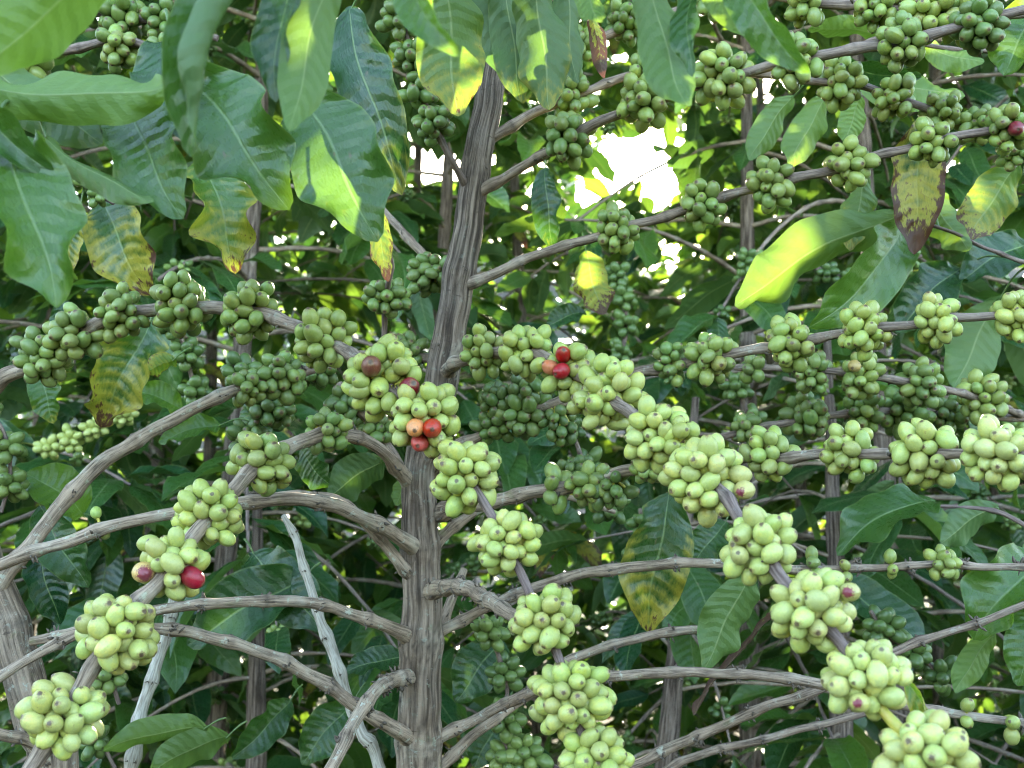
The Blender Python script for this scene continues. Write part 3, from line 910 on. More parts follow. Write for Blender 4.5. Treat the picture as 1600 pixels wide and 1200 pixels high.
branch('B20', 'M', [(660, 1060, .90, 30), (632, 1058, .87, 25), (593, 1074, .82, 23), (560, 1120, .78, 22), (533, 1167, .75, 22), (513, 1205, .73, 22), (500, 1240, .72, 21)], (0, 0), .035, 1.0, 14)
branch('B23', 'L', [(90, 1215, .80, 24), (60, 1168, .78, 20), (43, 1160, .77, 19), (0, 1147, .75, 19), (-50, 1130, .74, 18)], (0, 0), .05, .3, 12)
branch('B24', 'M', [(650, 925, .90, 36), (680, 921, .87, 26), (707, 916, .84, 24), (733, 922, .80, 24), (763, 937, .76, 24), (793, 958, .72, 23), (840, 985, .68, 19)], (0, .1), .03, .6, 14)
branch('B25', 'M', [(670, 1000, .91, 24), (693, 984, .92, 18), (727, 967, .92, 18), (760, 950, .91, 18), (833, 918, .90, 18), (920, 895, .88, 18), (1027, 882, .86, 18), (1113, 880, .85, 17), (1243, 890, .84, 15), (1327, 888, .83, 14), (1377, 887, .83, 13), (1453, 882, .82, 13), (1533, 885, .82, 13), (1650, 890, .81, 12)], (0, .1, .3), .05, .7, 12)
branch('B26', 'M', [(665, 1165, .91, 28), (690, 1152, .92, 20), (733, 1130, .92, 19), (783, 1103, .91, 18), (827, 1080, .90, 17), (883, 1037, .90, 17), (907, 1026, .90, 16), (960, 1007, .89, 16), (1033, 990, .89, 15), (1083, 984, .89, 15), (1110, 987, .89, 12)], (0, .1), .05, .6, 12)
branch('B27', 'M', [(800, 1097, .90, 16), (860, 1070, .86, 17), (927, 1059, .83, 18), (997, 1055, .81, 18), (1097, 1051, .79, 17), (1197, 1057, .77, 17), (1287, 1070, .75, 17), (1400, 1100, .73, 16), (1433, 1106, .72, 16), (1500, 1117, .71, 15), (1583, 1128, .70, 14), (1650, 1140, .69, 13)], (0, .1, .3), .05, .6, 12)
branch('B28', 'M', [(690, 1250, .93, 20), (850, 1235, .93, 18), (950, 1212, .92, 17), (1047, 1170, .90, 18), (1133, 1133, .88, 17), (1200, 1103, .86, 17), (1277, 1077, .84, 16), (1340, 1047, .83, 15), (1403, 1017, .82, 15), (1467, 993, .81, 14), (1520, 977, .80, 13), (1600, 945, .79, 12), (1650, 925, .78, 11)], (0, .2, .4), .05, .7, 12)
branch('B29', 'M', [(668, 1215, .92, 22), (690, 1195, .95, 18), (720, 1167, .96, 18), (767, 1127, .97, 17), (830, 1085, .99, 15), (900, 1050, 1.0, 12)], (0, 0), .05, .3, 10)
branch('B30', 'M', [(680, 1005, .93, 20), (690, 973, .96, 17), (708, 930, .98, 16), (725, 890, 1.0, 13)], (0, 0), .05, .4, 10)
branch('B31', 'M', [(672, 862, .91, 24), (693, 837, .94, 18), (723, 812, .95, 18), (760, 792, .96, 16), (830, 772, .98, 13), (900, 780, 1.0, 11), (960, 800, 1.02, 8)], (0, 0), .05, .2, 10)
branch('B32', 'M', [(900, 1290, .96, 16), (980, 1240, .97, 15), (1077, 1184, .97, 14), (1200, 1153, .96, 13), (1330, 1120, .95, 12), (1420, 1090, .95, 10)], (.2, .4), .05, .6, 10)

# dead pale suckers standing from the ground between the trees: things of their own
def dead_sucker(pts, label, sx):
    b = at(*pts[-1][:3])
    t = thing('dead_sucker', label, 'dead stem', Vector((b.x + sx, b.y, 0)), 'dead suckers between the coffee trees')
    ctrl = px_tube(pts)
    ctrl.append((b.x + sx * .62, b.y + .01, b.z * .5, ctrl[-1][3] * 1.2)); ctrl.append((b.x + sx, b.y, -.02, ctrl[-1][3] * 1.3))
    mb = MB()
    P, r, s, nodes, fr = add_tube(mb, ctrl, nseg=12, step=.004, rough=.12, node_gap=.035, swell=.3, seed=77 + len(pts))
    for x in nodes:
        i = min(len(s) - 1, int(np.searchsorted(s, x)))
        if P[i][2] > .6:
            for q in range(6):
                add_chip(mb, P[i] + fr[1][i] * r[i] * rnd.choice((-1, 1)) + fr[2][i] * r[i] * rnd.gauss(0, .4), .0022, 1)
    mb.build('stem', [M_PALE, M_SCAR], t)


def pale_wood():
    k = NT('bleached_dead_wood')
    uvn = k.n('ShaderNodeUVMap', uv_map='UVMap')
    mp = k.n('ShaderNodeMapping', {'Vector': uvn.outputs[0], 'Scale': (1, .12, 1)}).outputs[0]
    n1 = k.noise(mp, 500.0, 5.0); n2 = k.noise(uvn.outputs[0], 40.0, 3.0)
    col = k.mix(k.sstep(n1, .3, .65), (.26, .22, .18), (.58, .54, .47))
    col = k.mix(k.math('MULTIPLY', k.sstep(n2, .5, .7), .5), col, (.25, .21, .17))
    bump = k.n('ShaderNodeBump', {'Height': n1, 'Strength': .5, 'Distance': .0015})
    return k.out(k.n('ShaderNodeBsdfPrincipled', {'Base Color': col, 'Roughness': .8, 'Normal': bump.outputs[0]}).outputs[0])


M_PALE = pale_wood()
dead_sucker([(443, 805, .98, 9), (463, 843, .98, 12), (480, 903, .97, 13), (500, 967, .96, 15), (510, 993, .96, 17), (527, 1040, .95, 17), (547, 1100, .95, 17), (567, 1150, .94, 17), (590, 1195, .94, 18)], 'bleached dead stem slanting behind the bare branches left of the main trunk', .22)
dead_sucker([(272, 930, 1.0, 13), (266, 963, 1.0, 17), (250, 1017, 1.0, 18), (230, 1083, .99, 19), (216, 1140, .98, 20), (205, 1200, .98, 21)], 'grey dead stem rising behind the bottom left cherry clusters', -.12)

# ---- cherry clusters: (branch, px, py, radius px, tone, n, reds)
PKL = 'half ripe pink cherry'; RDL = 'ripe red cherry'
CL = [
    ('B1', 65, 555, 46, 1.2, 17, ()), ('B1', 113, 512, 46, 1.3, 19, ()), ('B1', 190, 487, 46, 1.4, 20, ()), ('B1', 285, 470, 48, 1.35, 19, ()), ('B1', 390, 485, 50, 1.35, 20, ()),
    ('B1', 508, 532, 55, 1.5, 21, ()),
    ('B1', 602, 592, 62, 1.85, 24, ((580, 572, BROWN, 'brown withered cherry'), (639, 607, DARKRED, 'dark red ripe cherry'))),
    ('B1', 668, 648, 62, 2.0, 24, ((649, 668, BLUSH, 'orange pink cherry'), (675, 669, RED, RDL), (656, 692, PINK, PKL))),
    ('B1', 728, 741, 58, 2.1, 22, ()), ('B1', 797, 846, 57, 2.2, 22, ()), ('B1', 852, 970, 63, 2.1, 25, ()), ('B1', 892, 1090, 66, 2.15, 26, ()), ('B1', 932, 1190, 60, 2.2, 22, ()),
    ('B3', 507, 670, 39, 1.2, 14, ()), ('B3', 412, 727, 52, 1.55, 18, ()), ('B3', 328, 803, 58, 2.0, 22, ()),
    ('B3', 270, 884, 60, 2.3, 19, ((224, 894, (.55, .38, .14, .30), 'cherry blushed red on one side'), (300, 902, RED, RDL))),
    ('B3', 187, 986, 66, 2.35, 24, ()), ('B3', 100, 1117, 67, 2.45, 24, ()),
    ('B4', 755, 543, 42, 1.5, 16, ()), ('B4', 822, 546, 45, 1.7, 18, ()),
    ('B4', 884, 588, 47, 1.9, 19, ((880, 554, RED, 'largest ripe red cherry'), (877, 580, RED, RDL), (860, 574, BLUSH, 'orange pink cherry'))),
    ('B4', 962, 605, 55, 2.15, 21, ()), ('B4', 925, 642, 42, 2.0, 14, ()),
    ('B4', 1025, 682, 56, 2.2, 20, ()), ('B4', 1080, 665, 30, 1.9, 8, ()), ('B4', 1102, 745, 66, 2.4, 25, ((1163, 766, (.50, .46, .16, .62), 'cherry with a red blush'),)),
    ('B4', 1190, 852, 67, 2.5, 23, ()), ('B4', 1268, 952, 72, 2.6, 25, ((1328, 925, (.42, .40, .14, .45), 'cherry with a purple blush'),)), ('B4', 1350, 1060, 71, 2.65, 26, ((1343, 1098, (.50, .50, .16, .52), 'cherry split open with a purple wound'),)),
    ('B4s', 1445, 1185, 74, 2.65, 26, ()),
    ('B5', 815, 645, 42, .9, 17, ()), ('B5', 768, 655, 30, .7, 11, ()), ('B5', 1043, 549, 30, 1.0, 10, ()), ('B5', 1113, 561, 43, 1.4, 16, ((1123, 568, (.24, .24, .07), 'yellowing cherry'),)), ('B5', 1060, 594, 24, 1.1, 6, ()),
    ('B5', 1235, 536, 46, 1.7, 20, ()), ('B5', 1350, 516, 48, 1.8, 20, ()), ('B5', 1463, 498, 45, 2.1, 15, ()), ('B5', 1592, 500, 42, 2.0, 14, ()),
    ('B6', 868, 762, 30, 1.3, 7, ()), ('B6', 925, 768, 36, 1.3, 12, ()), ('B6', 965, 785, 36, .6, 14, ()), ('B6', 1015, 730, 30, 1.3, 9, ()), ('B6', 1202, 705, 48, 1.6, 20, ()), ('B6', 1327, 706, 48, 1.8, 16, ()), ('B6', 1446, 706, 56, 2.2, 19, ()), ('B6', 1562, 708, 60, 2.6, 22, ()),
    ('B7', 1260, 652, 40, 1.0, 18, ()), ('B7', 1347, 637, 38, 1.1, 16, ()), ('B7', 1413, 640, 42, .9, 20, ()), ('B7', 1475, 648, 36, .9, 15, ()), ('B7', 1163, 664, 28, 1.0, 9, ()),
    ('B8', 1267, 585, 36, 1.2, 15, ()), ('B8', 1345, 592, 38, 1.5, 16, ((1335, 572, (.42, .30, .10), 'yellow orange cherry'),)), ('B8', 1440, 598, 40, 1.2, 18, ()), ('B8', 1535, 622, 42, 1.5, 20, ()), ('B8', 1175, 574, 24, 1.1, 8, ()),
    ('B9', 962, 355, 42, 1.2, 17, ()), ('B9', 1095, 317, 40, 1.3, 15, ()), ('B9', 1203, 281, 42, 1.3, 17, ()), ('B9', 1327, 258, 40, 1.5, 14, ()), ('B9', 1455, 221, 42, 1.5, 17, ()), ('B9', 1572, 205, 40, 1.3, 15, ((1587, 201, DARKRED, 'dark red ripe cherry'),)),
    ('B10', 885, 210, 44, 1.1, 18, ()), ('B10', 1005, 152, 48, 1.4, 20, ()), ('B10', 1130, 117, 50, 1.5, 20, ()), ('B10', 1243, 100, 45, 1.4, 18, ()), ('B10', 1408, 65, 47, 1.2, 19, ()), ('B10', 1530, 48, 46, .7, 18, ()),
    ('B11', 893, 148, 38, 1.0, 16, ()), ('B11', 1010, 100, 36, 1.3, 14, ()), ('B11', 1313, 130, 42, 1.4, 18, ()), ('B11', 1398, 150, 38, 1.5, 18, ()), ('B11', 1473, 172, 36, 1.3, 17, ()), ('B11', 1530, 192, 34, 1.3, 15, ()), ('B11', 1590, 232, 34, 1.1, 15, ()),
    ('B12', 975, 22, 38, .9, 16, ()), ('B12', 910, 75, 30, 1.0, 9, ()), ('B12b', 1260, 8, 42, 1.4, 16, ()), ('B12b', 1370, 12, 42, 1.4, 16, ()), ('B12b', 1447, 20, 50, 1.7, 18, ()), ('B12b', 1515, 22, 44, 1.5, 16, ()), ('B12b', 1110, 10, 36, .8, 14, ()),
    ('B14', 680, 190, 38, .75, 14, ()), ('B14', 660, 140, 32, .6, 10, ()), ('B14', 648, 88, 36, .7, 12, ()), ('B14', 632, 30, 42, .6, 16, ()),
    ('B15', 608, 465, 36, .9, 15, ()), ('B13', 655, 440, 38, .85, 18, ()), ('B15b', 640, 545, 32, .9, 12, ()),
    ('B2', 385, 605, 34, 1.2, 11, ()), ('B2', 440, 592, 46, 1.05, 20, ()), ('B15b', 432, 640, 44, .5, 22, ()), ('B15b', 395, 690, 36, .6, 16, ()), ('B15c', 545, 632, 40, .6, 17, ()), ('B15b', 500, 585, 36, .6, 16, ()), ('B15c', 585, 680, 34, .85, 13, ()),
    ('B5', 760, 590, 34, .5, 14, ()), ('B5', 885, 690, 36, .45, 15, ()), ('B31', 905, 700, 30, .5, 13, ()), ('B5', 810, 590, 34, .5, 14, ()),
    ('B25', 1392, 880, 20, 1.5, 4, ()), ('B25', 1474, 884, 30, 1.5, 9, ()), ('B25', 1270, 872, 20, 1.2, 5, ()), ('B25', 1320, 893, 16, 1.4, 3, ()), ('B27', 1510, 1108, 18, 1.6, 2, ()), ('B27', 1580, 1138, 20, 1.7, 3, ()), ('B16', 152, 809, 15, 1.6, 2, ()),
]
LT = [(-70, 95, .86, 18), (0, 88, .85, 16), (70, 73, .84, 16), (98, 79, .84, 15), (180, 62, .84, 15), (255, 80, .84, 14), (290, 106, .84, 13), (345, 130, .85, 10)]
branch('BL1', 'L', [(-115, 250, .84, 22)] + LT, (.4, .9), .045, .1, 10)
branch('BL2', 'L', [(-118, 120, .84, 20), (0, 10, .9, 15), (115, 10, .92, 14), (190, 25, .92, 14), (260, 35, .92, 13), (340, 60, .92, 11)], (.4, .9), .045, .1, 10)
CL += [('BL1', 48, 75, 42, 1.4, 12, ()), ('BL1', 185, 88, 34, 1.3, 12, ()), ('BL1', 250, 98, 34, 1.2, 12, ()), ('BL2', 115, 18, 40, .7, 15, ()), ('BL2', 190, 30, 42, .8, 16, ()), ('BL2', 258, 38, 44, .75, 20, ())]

for key, px, py, rp, tone, n, reds in CL:
    P, r, s, nodes, fr = BR[key]
    V = P - np.array(C)
    dd = V @ np.array(F)
    X = 800 + FPX * (V @ np.array(R)) / dd; Y = 600 - FPX * (V @ np.array(U)) / dd
    i = int(np.argmin((X - px) ** 2 + (Y - py) ** 2))
    tree = {'B1': 'L', 'B2': 'L', 'B7': 'R', 'B8': 'R', 'BL1': 'L', 'BL2': 'L'}.get(key, 'M')
    detailed_cluster(TREE[tree], px, py, dd[i], rp, fr[0][i], P[i], r[i], n, tone, reds)

# ---- finer fruiting strings further in: small clusters, each one mesh
def string(tree, pts, r_px, n, tone, extra=()):
    key = 'T%d' % len(BR)
    branch(key, tree, [(x, y, d, 7) for x, y, d in pts], (.5, .9), .03, 0, 8)
    P, r, s, nodes, fr = BR[key]
    L = s[-1]; d = pts[0][2]
    gap = r_px * 2.15 * d / FPX
    x = gap * .4
    q = 0
    while x < L:
        i = min(len(s) - 1, int(np.searchsorted(s, x)))
        cm = MB()
        add_far_cluster(cm, P[i], fr[0][i], r_px * d / FPX / (1.18 * n ** (1 / 3)), n, tone + rnd.uniform(-.25, .25), 9000 + len(BR) * 50 + q, r[i], False)
        cm.build('cherry_cluster', M_CHERRYFAR, TREE[tree])
        x += gap * rnd.uniform(.85, 1.2); q += 1


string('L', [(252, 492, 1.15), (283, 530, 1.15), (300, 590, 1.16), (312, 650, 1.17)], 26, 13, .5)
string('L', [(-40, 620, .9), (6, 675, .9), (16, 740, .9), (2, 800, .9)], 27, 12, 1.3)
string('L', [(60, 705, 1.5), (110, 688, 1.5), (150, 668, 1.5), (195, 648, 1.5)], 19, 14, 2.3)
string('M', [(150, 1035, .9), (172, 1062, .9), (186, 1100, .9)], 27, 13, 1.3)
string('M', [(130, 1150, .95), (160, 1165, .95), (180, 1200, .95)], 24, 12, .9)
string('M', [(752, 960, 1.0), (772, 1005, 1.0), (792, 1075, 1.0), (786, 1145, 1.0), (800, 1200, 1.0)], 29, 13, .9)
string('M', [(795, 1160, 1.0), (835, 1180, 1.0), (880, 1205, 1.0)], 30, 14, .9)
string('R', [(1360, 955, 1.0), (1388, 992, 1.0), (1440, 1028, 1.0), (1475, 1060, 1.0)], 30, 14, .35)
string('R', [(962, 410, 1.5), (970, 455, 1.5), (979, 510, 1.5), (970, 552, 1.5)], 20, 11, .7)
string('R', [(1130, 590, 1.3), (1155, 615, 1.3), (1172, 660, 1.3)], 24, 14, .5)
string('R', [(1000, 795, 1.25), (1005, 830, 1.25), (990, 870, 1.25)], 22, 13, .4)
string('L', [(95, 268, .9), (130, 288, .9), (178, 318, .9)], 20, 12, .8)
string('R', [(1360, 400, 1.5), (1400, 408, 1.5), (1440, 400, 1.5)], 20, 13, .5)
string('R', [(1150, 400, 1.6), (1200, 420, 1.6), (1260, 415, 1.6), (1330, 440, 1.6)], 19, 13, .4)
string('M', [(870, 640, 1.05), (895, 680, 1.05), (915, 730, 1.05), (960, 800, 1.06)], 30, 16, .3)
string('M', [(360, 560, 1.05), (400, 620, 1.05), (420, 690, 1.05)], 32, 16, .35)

# ---- shoots above and beside the frame that carry the near leaves
def shoot(key, tree, pts, young=(.6, 1)):
    branch(key, tree, pts, young, .05, 0, 10)


shoot('SA', 'M', [(785, -60, .90, 20), (700, -150, .70, 16), (560, -130, .52, 18), (400, -120, .45, 18), (230, -110, .42, 16), (60, -80, .42, 12)])
shoot('SB', 'M', [(790, -40, .90, 20), (840, -110, .78, 16), (930, -110, .62, 16), (1060, -110, .52, 16), (1200, -120, .48, 14)])
shoot('SC', 'L', [(-110, 260, .84, 20), (-70, 210, .62, 16), (0, 160, .54, 14), (100, 158, .55, 12), (200, 160, .58, 9)])
shoot('SD', 'R', [(1715, 330, 1.12, 16), (1640, 410, 1.08, 9), (1560, 395, 1.04, 7), (1480, 360, 1.0, 6), (1405, 338, .98, 5)])
shoot('SE', 'R', [(1720, 160, 1.12, 16), (1600, 90, 1.02, 9), (1480, 75, 1.0, 8), (1370, 60, 1.0, 7), (1300, 110, 1.0, 5)])
shoot('SF', 'R', [(1735, 850, 1.12, 16), (1640, 840, 1.0, 9), (1560, 800, 1.0, 8), (1460, 790, 1.0, 6)])

LEAVES = [
    # top left, close to the camera
    dict(T='M', sh='SA', b=(215, -70, .42), t=(-40, 120, .40), w=120, roll=155, g=.75, bow=.15, fl=.15, fr=.3),
    dict(T='L', sh='SC', b=(-70, 120, .52), t=(275, 128, .50), w=88, roll=150, g=.85, fl=.35, fr=.25, bow=.22, wave=.06),
    dict(T='L', sh='SC', b=(-20, 100, .56), t=(160, 225, .55), w=95, roll=170, g=.35, bow=.1),
    dict(T='L', sh='SC', b=(-15, 200, .50), t=(88, 482, .46), w=140, roll=-18, g=.52, bow=.14, fl=.2, fr=.05, wave=.10, q=.008, label='big hanging green leaf with a pale midrib'),
    dict(T='L', sh='SC', b=(-30, 130, .53), t=(85, 272, .48), w=105, roll=20, g=.35, bow=.25, fl=.5, fr=.3, cl=.8, cr=.5, wave=.08),
    dict(T='L', sh='SC', b=(205, 160, .57), t=(286, 342, .53), w=115, roll=25, g=.42, bow=.10, fl=.05, fr=.05, cl=.2, cr=1.2),
    dict(T='L', sh='SC', b=(65, 210, .54), t=(240, 315, .51), w=52, roll=150, g=.55, bow=.12, fl=.3, fr=.5),
    dict(T='M', sh='SA', b=(420, -60, .43), t=(298, 245, .40), w=104, roll=40, g=.32, bow=.16, fl=.25, fr=.3, cr=.9, cl=3.2, q=.006, wave=.03, label='folded near leaf showing dark top and light underside'),
    dict(T='M', sh='SA', b=(525, -50, .45), t=(452, 205, .42), w=82, roll=165, g=.55, bow=.12, fl=.15, fr=.15, q=.005, wave=.03),
    dict(T='M', sh='SA', b=(470, -60, .46), t=(432, 160, .44), w=62, roll=40, g=.1, bow=.1, fl=.2, fr=.2, q=.006),
    dict(T='M', sh='SA', b=(300, 128, .60), t=(452, 328, .57), w=146, roll=-5, g=.4, bow=.18, fl=.1, fr=.15, cr=.5, cl=.4, wave=.09, label='broad glossy dark leaf at upper left'),
    dict(T='M', sh='SA', b=(265, 60, .60), t=(300, 225, .57), w=90, roll=30, g=.15, bow=.18, wave=.07),
    dict(T='M', sh='SA', b=(470, 150, .60), t=(590, 378, .57), w=150, roll=-8, g=.36, bow=.1, fl=.05, fr=.08, q=.008, wave=.05, bl=.16, label='broad blue green leaf with small brown marks'),
    dict(T='M', sh='SA', b=(545, 10, .68), t=(628, 305, .66), w=98, roll=12, g=.10, bow=.1, fl=.2, fr=.15, cr=.5, q=.02, wave=.05, bl=.28, label='narrow dark corrugated leaf with brown holes and a pale curled margin'),
    dict(T='M', sh='SA', b=(578, 280, .70), t=(607, 440, .69), w=44, roll=160, g=.4, bl=.55, bow=.1, fl=.8, fr=.3),
    dict(T='M', sh='SA', b=(480, 70, .72), t=(500, 170, .72), w=60, roll=170, g=.5, bow=.1),
    dict(T='M', sh='SA', b=(695, -40, .66), t=(716, 182, .66), w=112, roll=176, g=.60, bl=.42, bow=.08, fl=.08, fr=.1, label='yellowish leaf with a browned tip beside the trunk top'),
    dict(T='M', sh='SA', b=(640, -60, .42), t=(718, 88, .39), w=66, roll=30, g=.65, bow=.15, fl=.3, fr=.2, q=.004, wave=.02),
    dict(T='M', sh='SB', b=(765, -40, .78), t=(800, 128, .76), w=62, roll=150, g=.25, bow=.1, bl=.15, fl=.4),
    dict(T='M', sh='SB', b=(790, -50, .77), t=(815, 160, .75), w=70, roll=165, g=.3, bow=.1, bl=.3),
    dict(T='M', sh='SB', b=(838, -45, .74), t=(858, 172, .73), w=95, roll=172, g=.38, bow=.07, bl=.32, label='grey green leaf with dark brown patches beside the trunk'),
    dict(T='M', sh='SB', b=(885, -45, .76), t=(902, 130, .75), w=66, roll=160, g=.35, bow=.1, bl=.18),
    dict(T='M', sh='SB', b=(905, -60, .50), t=(938, 35, .47), w=50, roll=165, g=.8, bow=.1, q=.003),
    dict(T='M', sh='SB', b=(925, 10, .74), t=(944, 122, .73), w=30, roll=170, g=.2, bl=.85, bow=.1, fl=.7),
    dict(T='M', sh='SB', b=(1015, -50, .50), t=(1076, 166, .46), w=84, roll=155, g=.45, bow=.14, fl=.3, fr=.2, q=.004, wave=.03),
    dict(T='M', sh='SB', b=(1095, -40, .50), t=(1082, 120, .47), w=52, roll=35, g=.2, bow=.12, fl=.5, fr=.2),
    dict(T='M', sh='SB', b=(1140, -70, .48), t=(1265, 114, .45), w=72, roll=25, g=.4, bow=.14, fl=.3, fr=.25, q=.004, bl=.12, label='near leaf with a pinkish dried tip'),
    dict(T='M', sh='SB', b=(1085, -60, .52), t=(1200, 66, .50), w=56, roll=165, g=.75, bow=.12),
    # right side
    dict(T='R', sh='SE', b=(1378, 58, 1.0), t=(1262, 46, .98), w=34, roll=140, g=.8),
    dict(T='R', sh='SE', b=(1325, 105, 1.0), t=(1508, 150, .98), w=66, roll=150, g=.75, bow=.15),
    dict(T='R', sh='SE', b=(1290, 90, 1.0), t=(1440, 120, 1.0), w=46, roll=30, g=.15),
    dict(T='R', sh='SE', b=(1440, 70, 1.0), t=(1538, 97, .98), w=42, roll=150, g=.75),
    dict(T='R', sh='SE', b=(1630, 10, .80), t=(1568, 118, .78), w=96, roll=20, g=.6, fl=.25, fr=.2, wave=.06, q=.02),
    dict(T='R', sh='SE', b=(1292, 148, 1.02), t=(1234, 262, 1.0), w=56, roll=165, g=.85),
    dict(T='R', sh='SE', b=(1240, 150, 1.05), t=(1170, 250, 1.03), w=48, roll=160, g=.6),
    dict(T='R', sh='SE', b=(1345, 150, 1.0), t=(1320, 224, 1.0), w=42, roll=170, g=.95),
    dict(T='R', sh='SE', b=(1450, 178, .92), t=(1428, 398, .90), w=82, roll=12, g=.2, bl=.66, bow=.08, fl=.3, fr=.05, q=.022, wave=.05, label='big browning leaf with corrugated blade hanging at upper right'),
    dict(T='R', sh='SE', b=(1352, 270, .98), t=(1328, 392, .97), w=56, roll=170, g=.55, bl=.38, bow=.06, label='olive leaf with a yellow tip'),
    dict(T='R', sh='SE', b=(1592, 255, .95), t=(1516, 372, .94), w=78, roll=168, g=.6, bl=.55, bow=.2, fl=.2, fr=.4, label='yellowing leaf with a brown tip near the right edge'),
    dict(T='R', sh='SD', b=(1450, 300, 1.02), t=(1514, 392, 1.0), w=66, roll=165, g=.7),
    dict(T='R', sh='SD', b=(1408, 335, .97), t=(1148, 478, .92), w=96, roll=158, g=.6, bow=.16, fl=.3, fr=.25, wave=.06, q=.012, label='long bright yellow green leaf lit from behind'),
    dict(T='R', sh='SD', b=(1408, 350, .96), t=(1263, 512, .90), w=84, roll=-30, g=.55, bow=.16, fl=.25, fr=.25, wave=.06, q=.018, label='pale sheeny leaf hanging below the bright one'),
    dict(T='R', sh='SD', b=(1500, 420, 1.1), t=(1400, 520, 1.08), w=80, roll=20, g=.1),
    dict(T='R', sh='SD', b=(1560, 470, 1.1), t=(1490, 606, 1.08), w=84, roll=170, g=.55, bow=.12),
    dict(T='R', sh='SD', b=(1610, 380, 1.1), t=(1500, 440, 1.08), w=72, roll=25, g=.12),
    dict(T='R', sh='SF', b=(1462, 782, 1.0), t=(1308, 868, .97), w=74, roll=35, g=.35, bow=.18, q=.016),
    dict(T='R', sh='SF', b=(1560, 790, 1.0), t=(1470, 850, .98), w=50, roll=150, g=.3),
    dict(T='R', sh='SF', b=(1640, 890, .95), t=(1522, 1000, .92), w=104, roll=22, g=.55, bow=.3, fl=.2, fr=.3, cr=.6, wave=.07, label='rounded curling bright green leaf at the right edge'),
    dict(T='R', sh='SF', b=(1590, 900, .96), t=(1508, 952, .94), w=34, roll=150, g=.6),
    dict(T='R', sh='SF', b=(1555, 990, .96), t=(1492, 1082, .94), w=42, roll=155, g=.85, fl=.7),
    dict(T='R', sh='SF', b=(1640, 940, .92), t=(1590, 1072, .90), w=70, roll=18, g=.5, q=.016),
    dict(T='M', b=(1046, 770, .96), t=(1012, 988, .95), w=104, roll=14, g=.2, bl=.42, bow=.07, fl=.1, fr=.1, q=.016, label='long hanging leaf with a yellow spotted lower half'),
    dict(T='M', b=(1172, 895, .80), t=(1100, 1046, .80), w=78, roll=176, g=.5, bl=.16, bow=.06, fl=.1, fr=.1, q=.004, label='matt pale green leaf with one brown spot at its top'),
    dict(T='M', b=(1215, 960, .86), t=(1084, 1118, .86), w=54, roll=160, g=.1, bl=1.2, bow=.25, fl=1.2, fr=.9, cl=1.2, cr=1.2, label='rolled dead brown leaf'),
    dict(T='M', b=(1415, 1062, .60), t=(1540, 1215, .58), w=52, roll=20, g=.9, bl=.62, fl=.8, fr=.2, bow=.12, label='narrow yellow leaf with brown margin behind the bottom right cluster'),
    # left middle
    dict(T='L', b=(162, 312, .95), t=(236, 462, .93), w=98, roll=12, g=.3, bl=.50, fl=.35, fr=.1, bow=.2, q=.025, cr=.5, label='curled leaf with silvery sheen, purple brown patch and yellow tip'),
    dict(T='M', b=(318, 252, .72), t=(368, 428, .70), w=98, roll=-12, g=.55, bl=.48, bow=.12, fl=.1, fr=.15, wave=.09, label='blotched yellow green leaf with reddish margin'),
    dict(T='L', b=(235, 505, .95), t=(158, 668, .94), w=100, roll=10, g=.3, bl=.52, fl=.2, fr=.3, bow=.14, q=.022, wave=.07, label='yellow blotched leaf hanging under the left arch'),
    dict(T='L', b=(275, 562, 1.0), t=(212, 588, 1.0), w=40, roll=160, g=.9, bl=.62),
    dict(T='L', b=(62, 575, .93), t=(84, 662, .92), w=50, roll=8, g=.45, bl=.25),
    dict(T='L', b=(125, 330, .9), t=(100, 440, .9), w=42, roll=30, g=.3, bl=.5),
    dict(T='L', b=(100, 470, .95), t=(115, 545, .95), w=44, roll=25, g=.1, q=.03),
    dict(T='L', b=(345, 665, 1.0), t=(248, 692, .98), w=40, roll=40, g=.7),
    dict(T='L', b=(285, 640, 1.05), t=(208, 612, 1.03), w=40, roll=40, g=.7),
    dict(T='L', b=(130, 805, .95), t=(40, 740, .93), w=76, roll=25, g=.7, bow=.18),
    dict(T='L', b=(62, 790, .92), t=(138, 918, .90), w=72, roll=10, g=.2, q=.025),
    dict(T='L', b=(62, 850, .92), t=(95, 975, .91), w=58, roll=15, g=0, q=.03, bow=.15),
    dict(T='M', b=(600, 720, .98), t=(512, 778, .96), w=66, roll=160, g=.22, bow=.16),
    dict(T='M', b=(470, 700, 1.02), t=(520, 760, 1.0), w=46, roll=35, g=.2),
    dict(T='M', b=(640, 745, .97), t=(618, 790, .96), w=30, roll=165, g=.8),
    dict(T='M', b=(480, 900, 1.05), t=(292, 1008, 1.0), w=110, roll=8, g=.12, q=.016, bow=.14),
    dict(T='M', b=(395, 865, 1.08), t=(505, 985, 1.02), w=96, roll=5, g=.12, q=.016, bow=.14),
    dict(T='M', b=(640, 1026, 1.0), t=(538, 1052, .98), w=44, roll=30, g=.15, q=.02),
    dict(T='M', b=(555, 1095, 1.02), t=(472, 1195, .99), w=66, roll=20, g=.25, q=.018),
    dict(T='L', b=(455, 1095, 1.05), t=(362, 1185, 1.0), w=58, roll=-10, g=.2, q=.015),
    dict(T='L', b=(325, 1138, .92), t=(160, 1174, .90), w=50, roll=150, g=.65, bow=.2),
    dict(T='L', b=(360, 1150, .92), t=(230, 1215, .90), w=52, roll=145, g=.55, bow=.2),
    dict(T='M', b=(785, 1000, 1.05), t=(712, 1098, 1.02), w=78, roll=12, g=.2, q=.022),
    dict(T='M', b=(1135, 815, 1.1), t=(1085, 880, 1.08), w=60, roll=10, g=.25, q=.025),
    dict(T='M', b=(790, 1110, 1.08), t=(742, 1200, 1.05), w=72, roll=15, g=.25, q=.015),
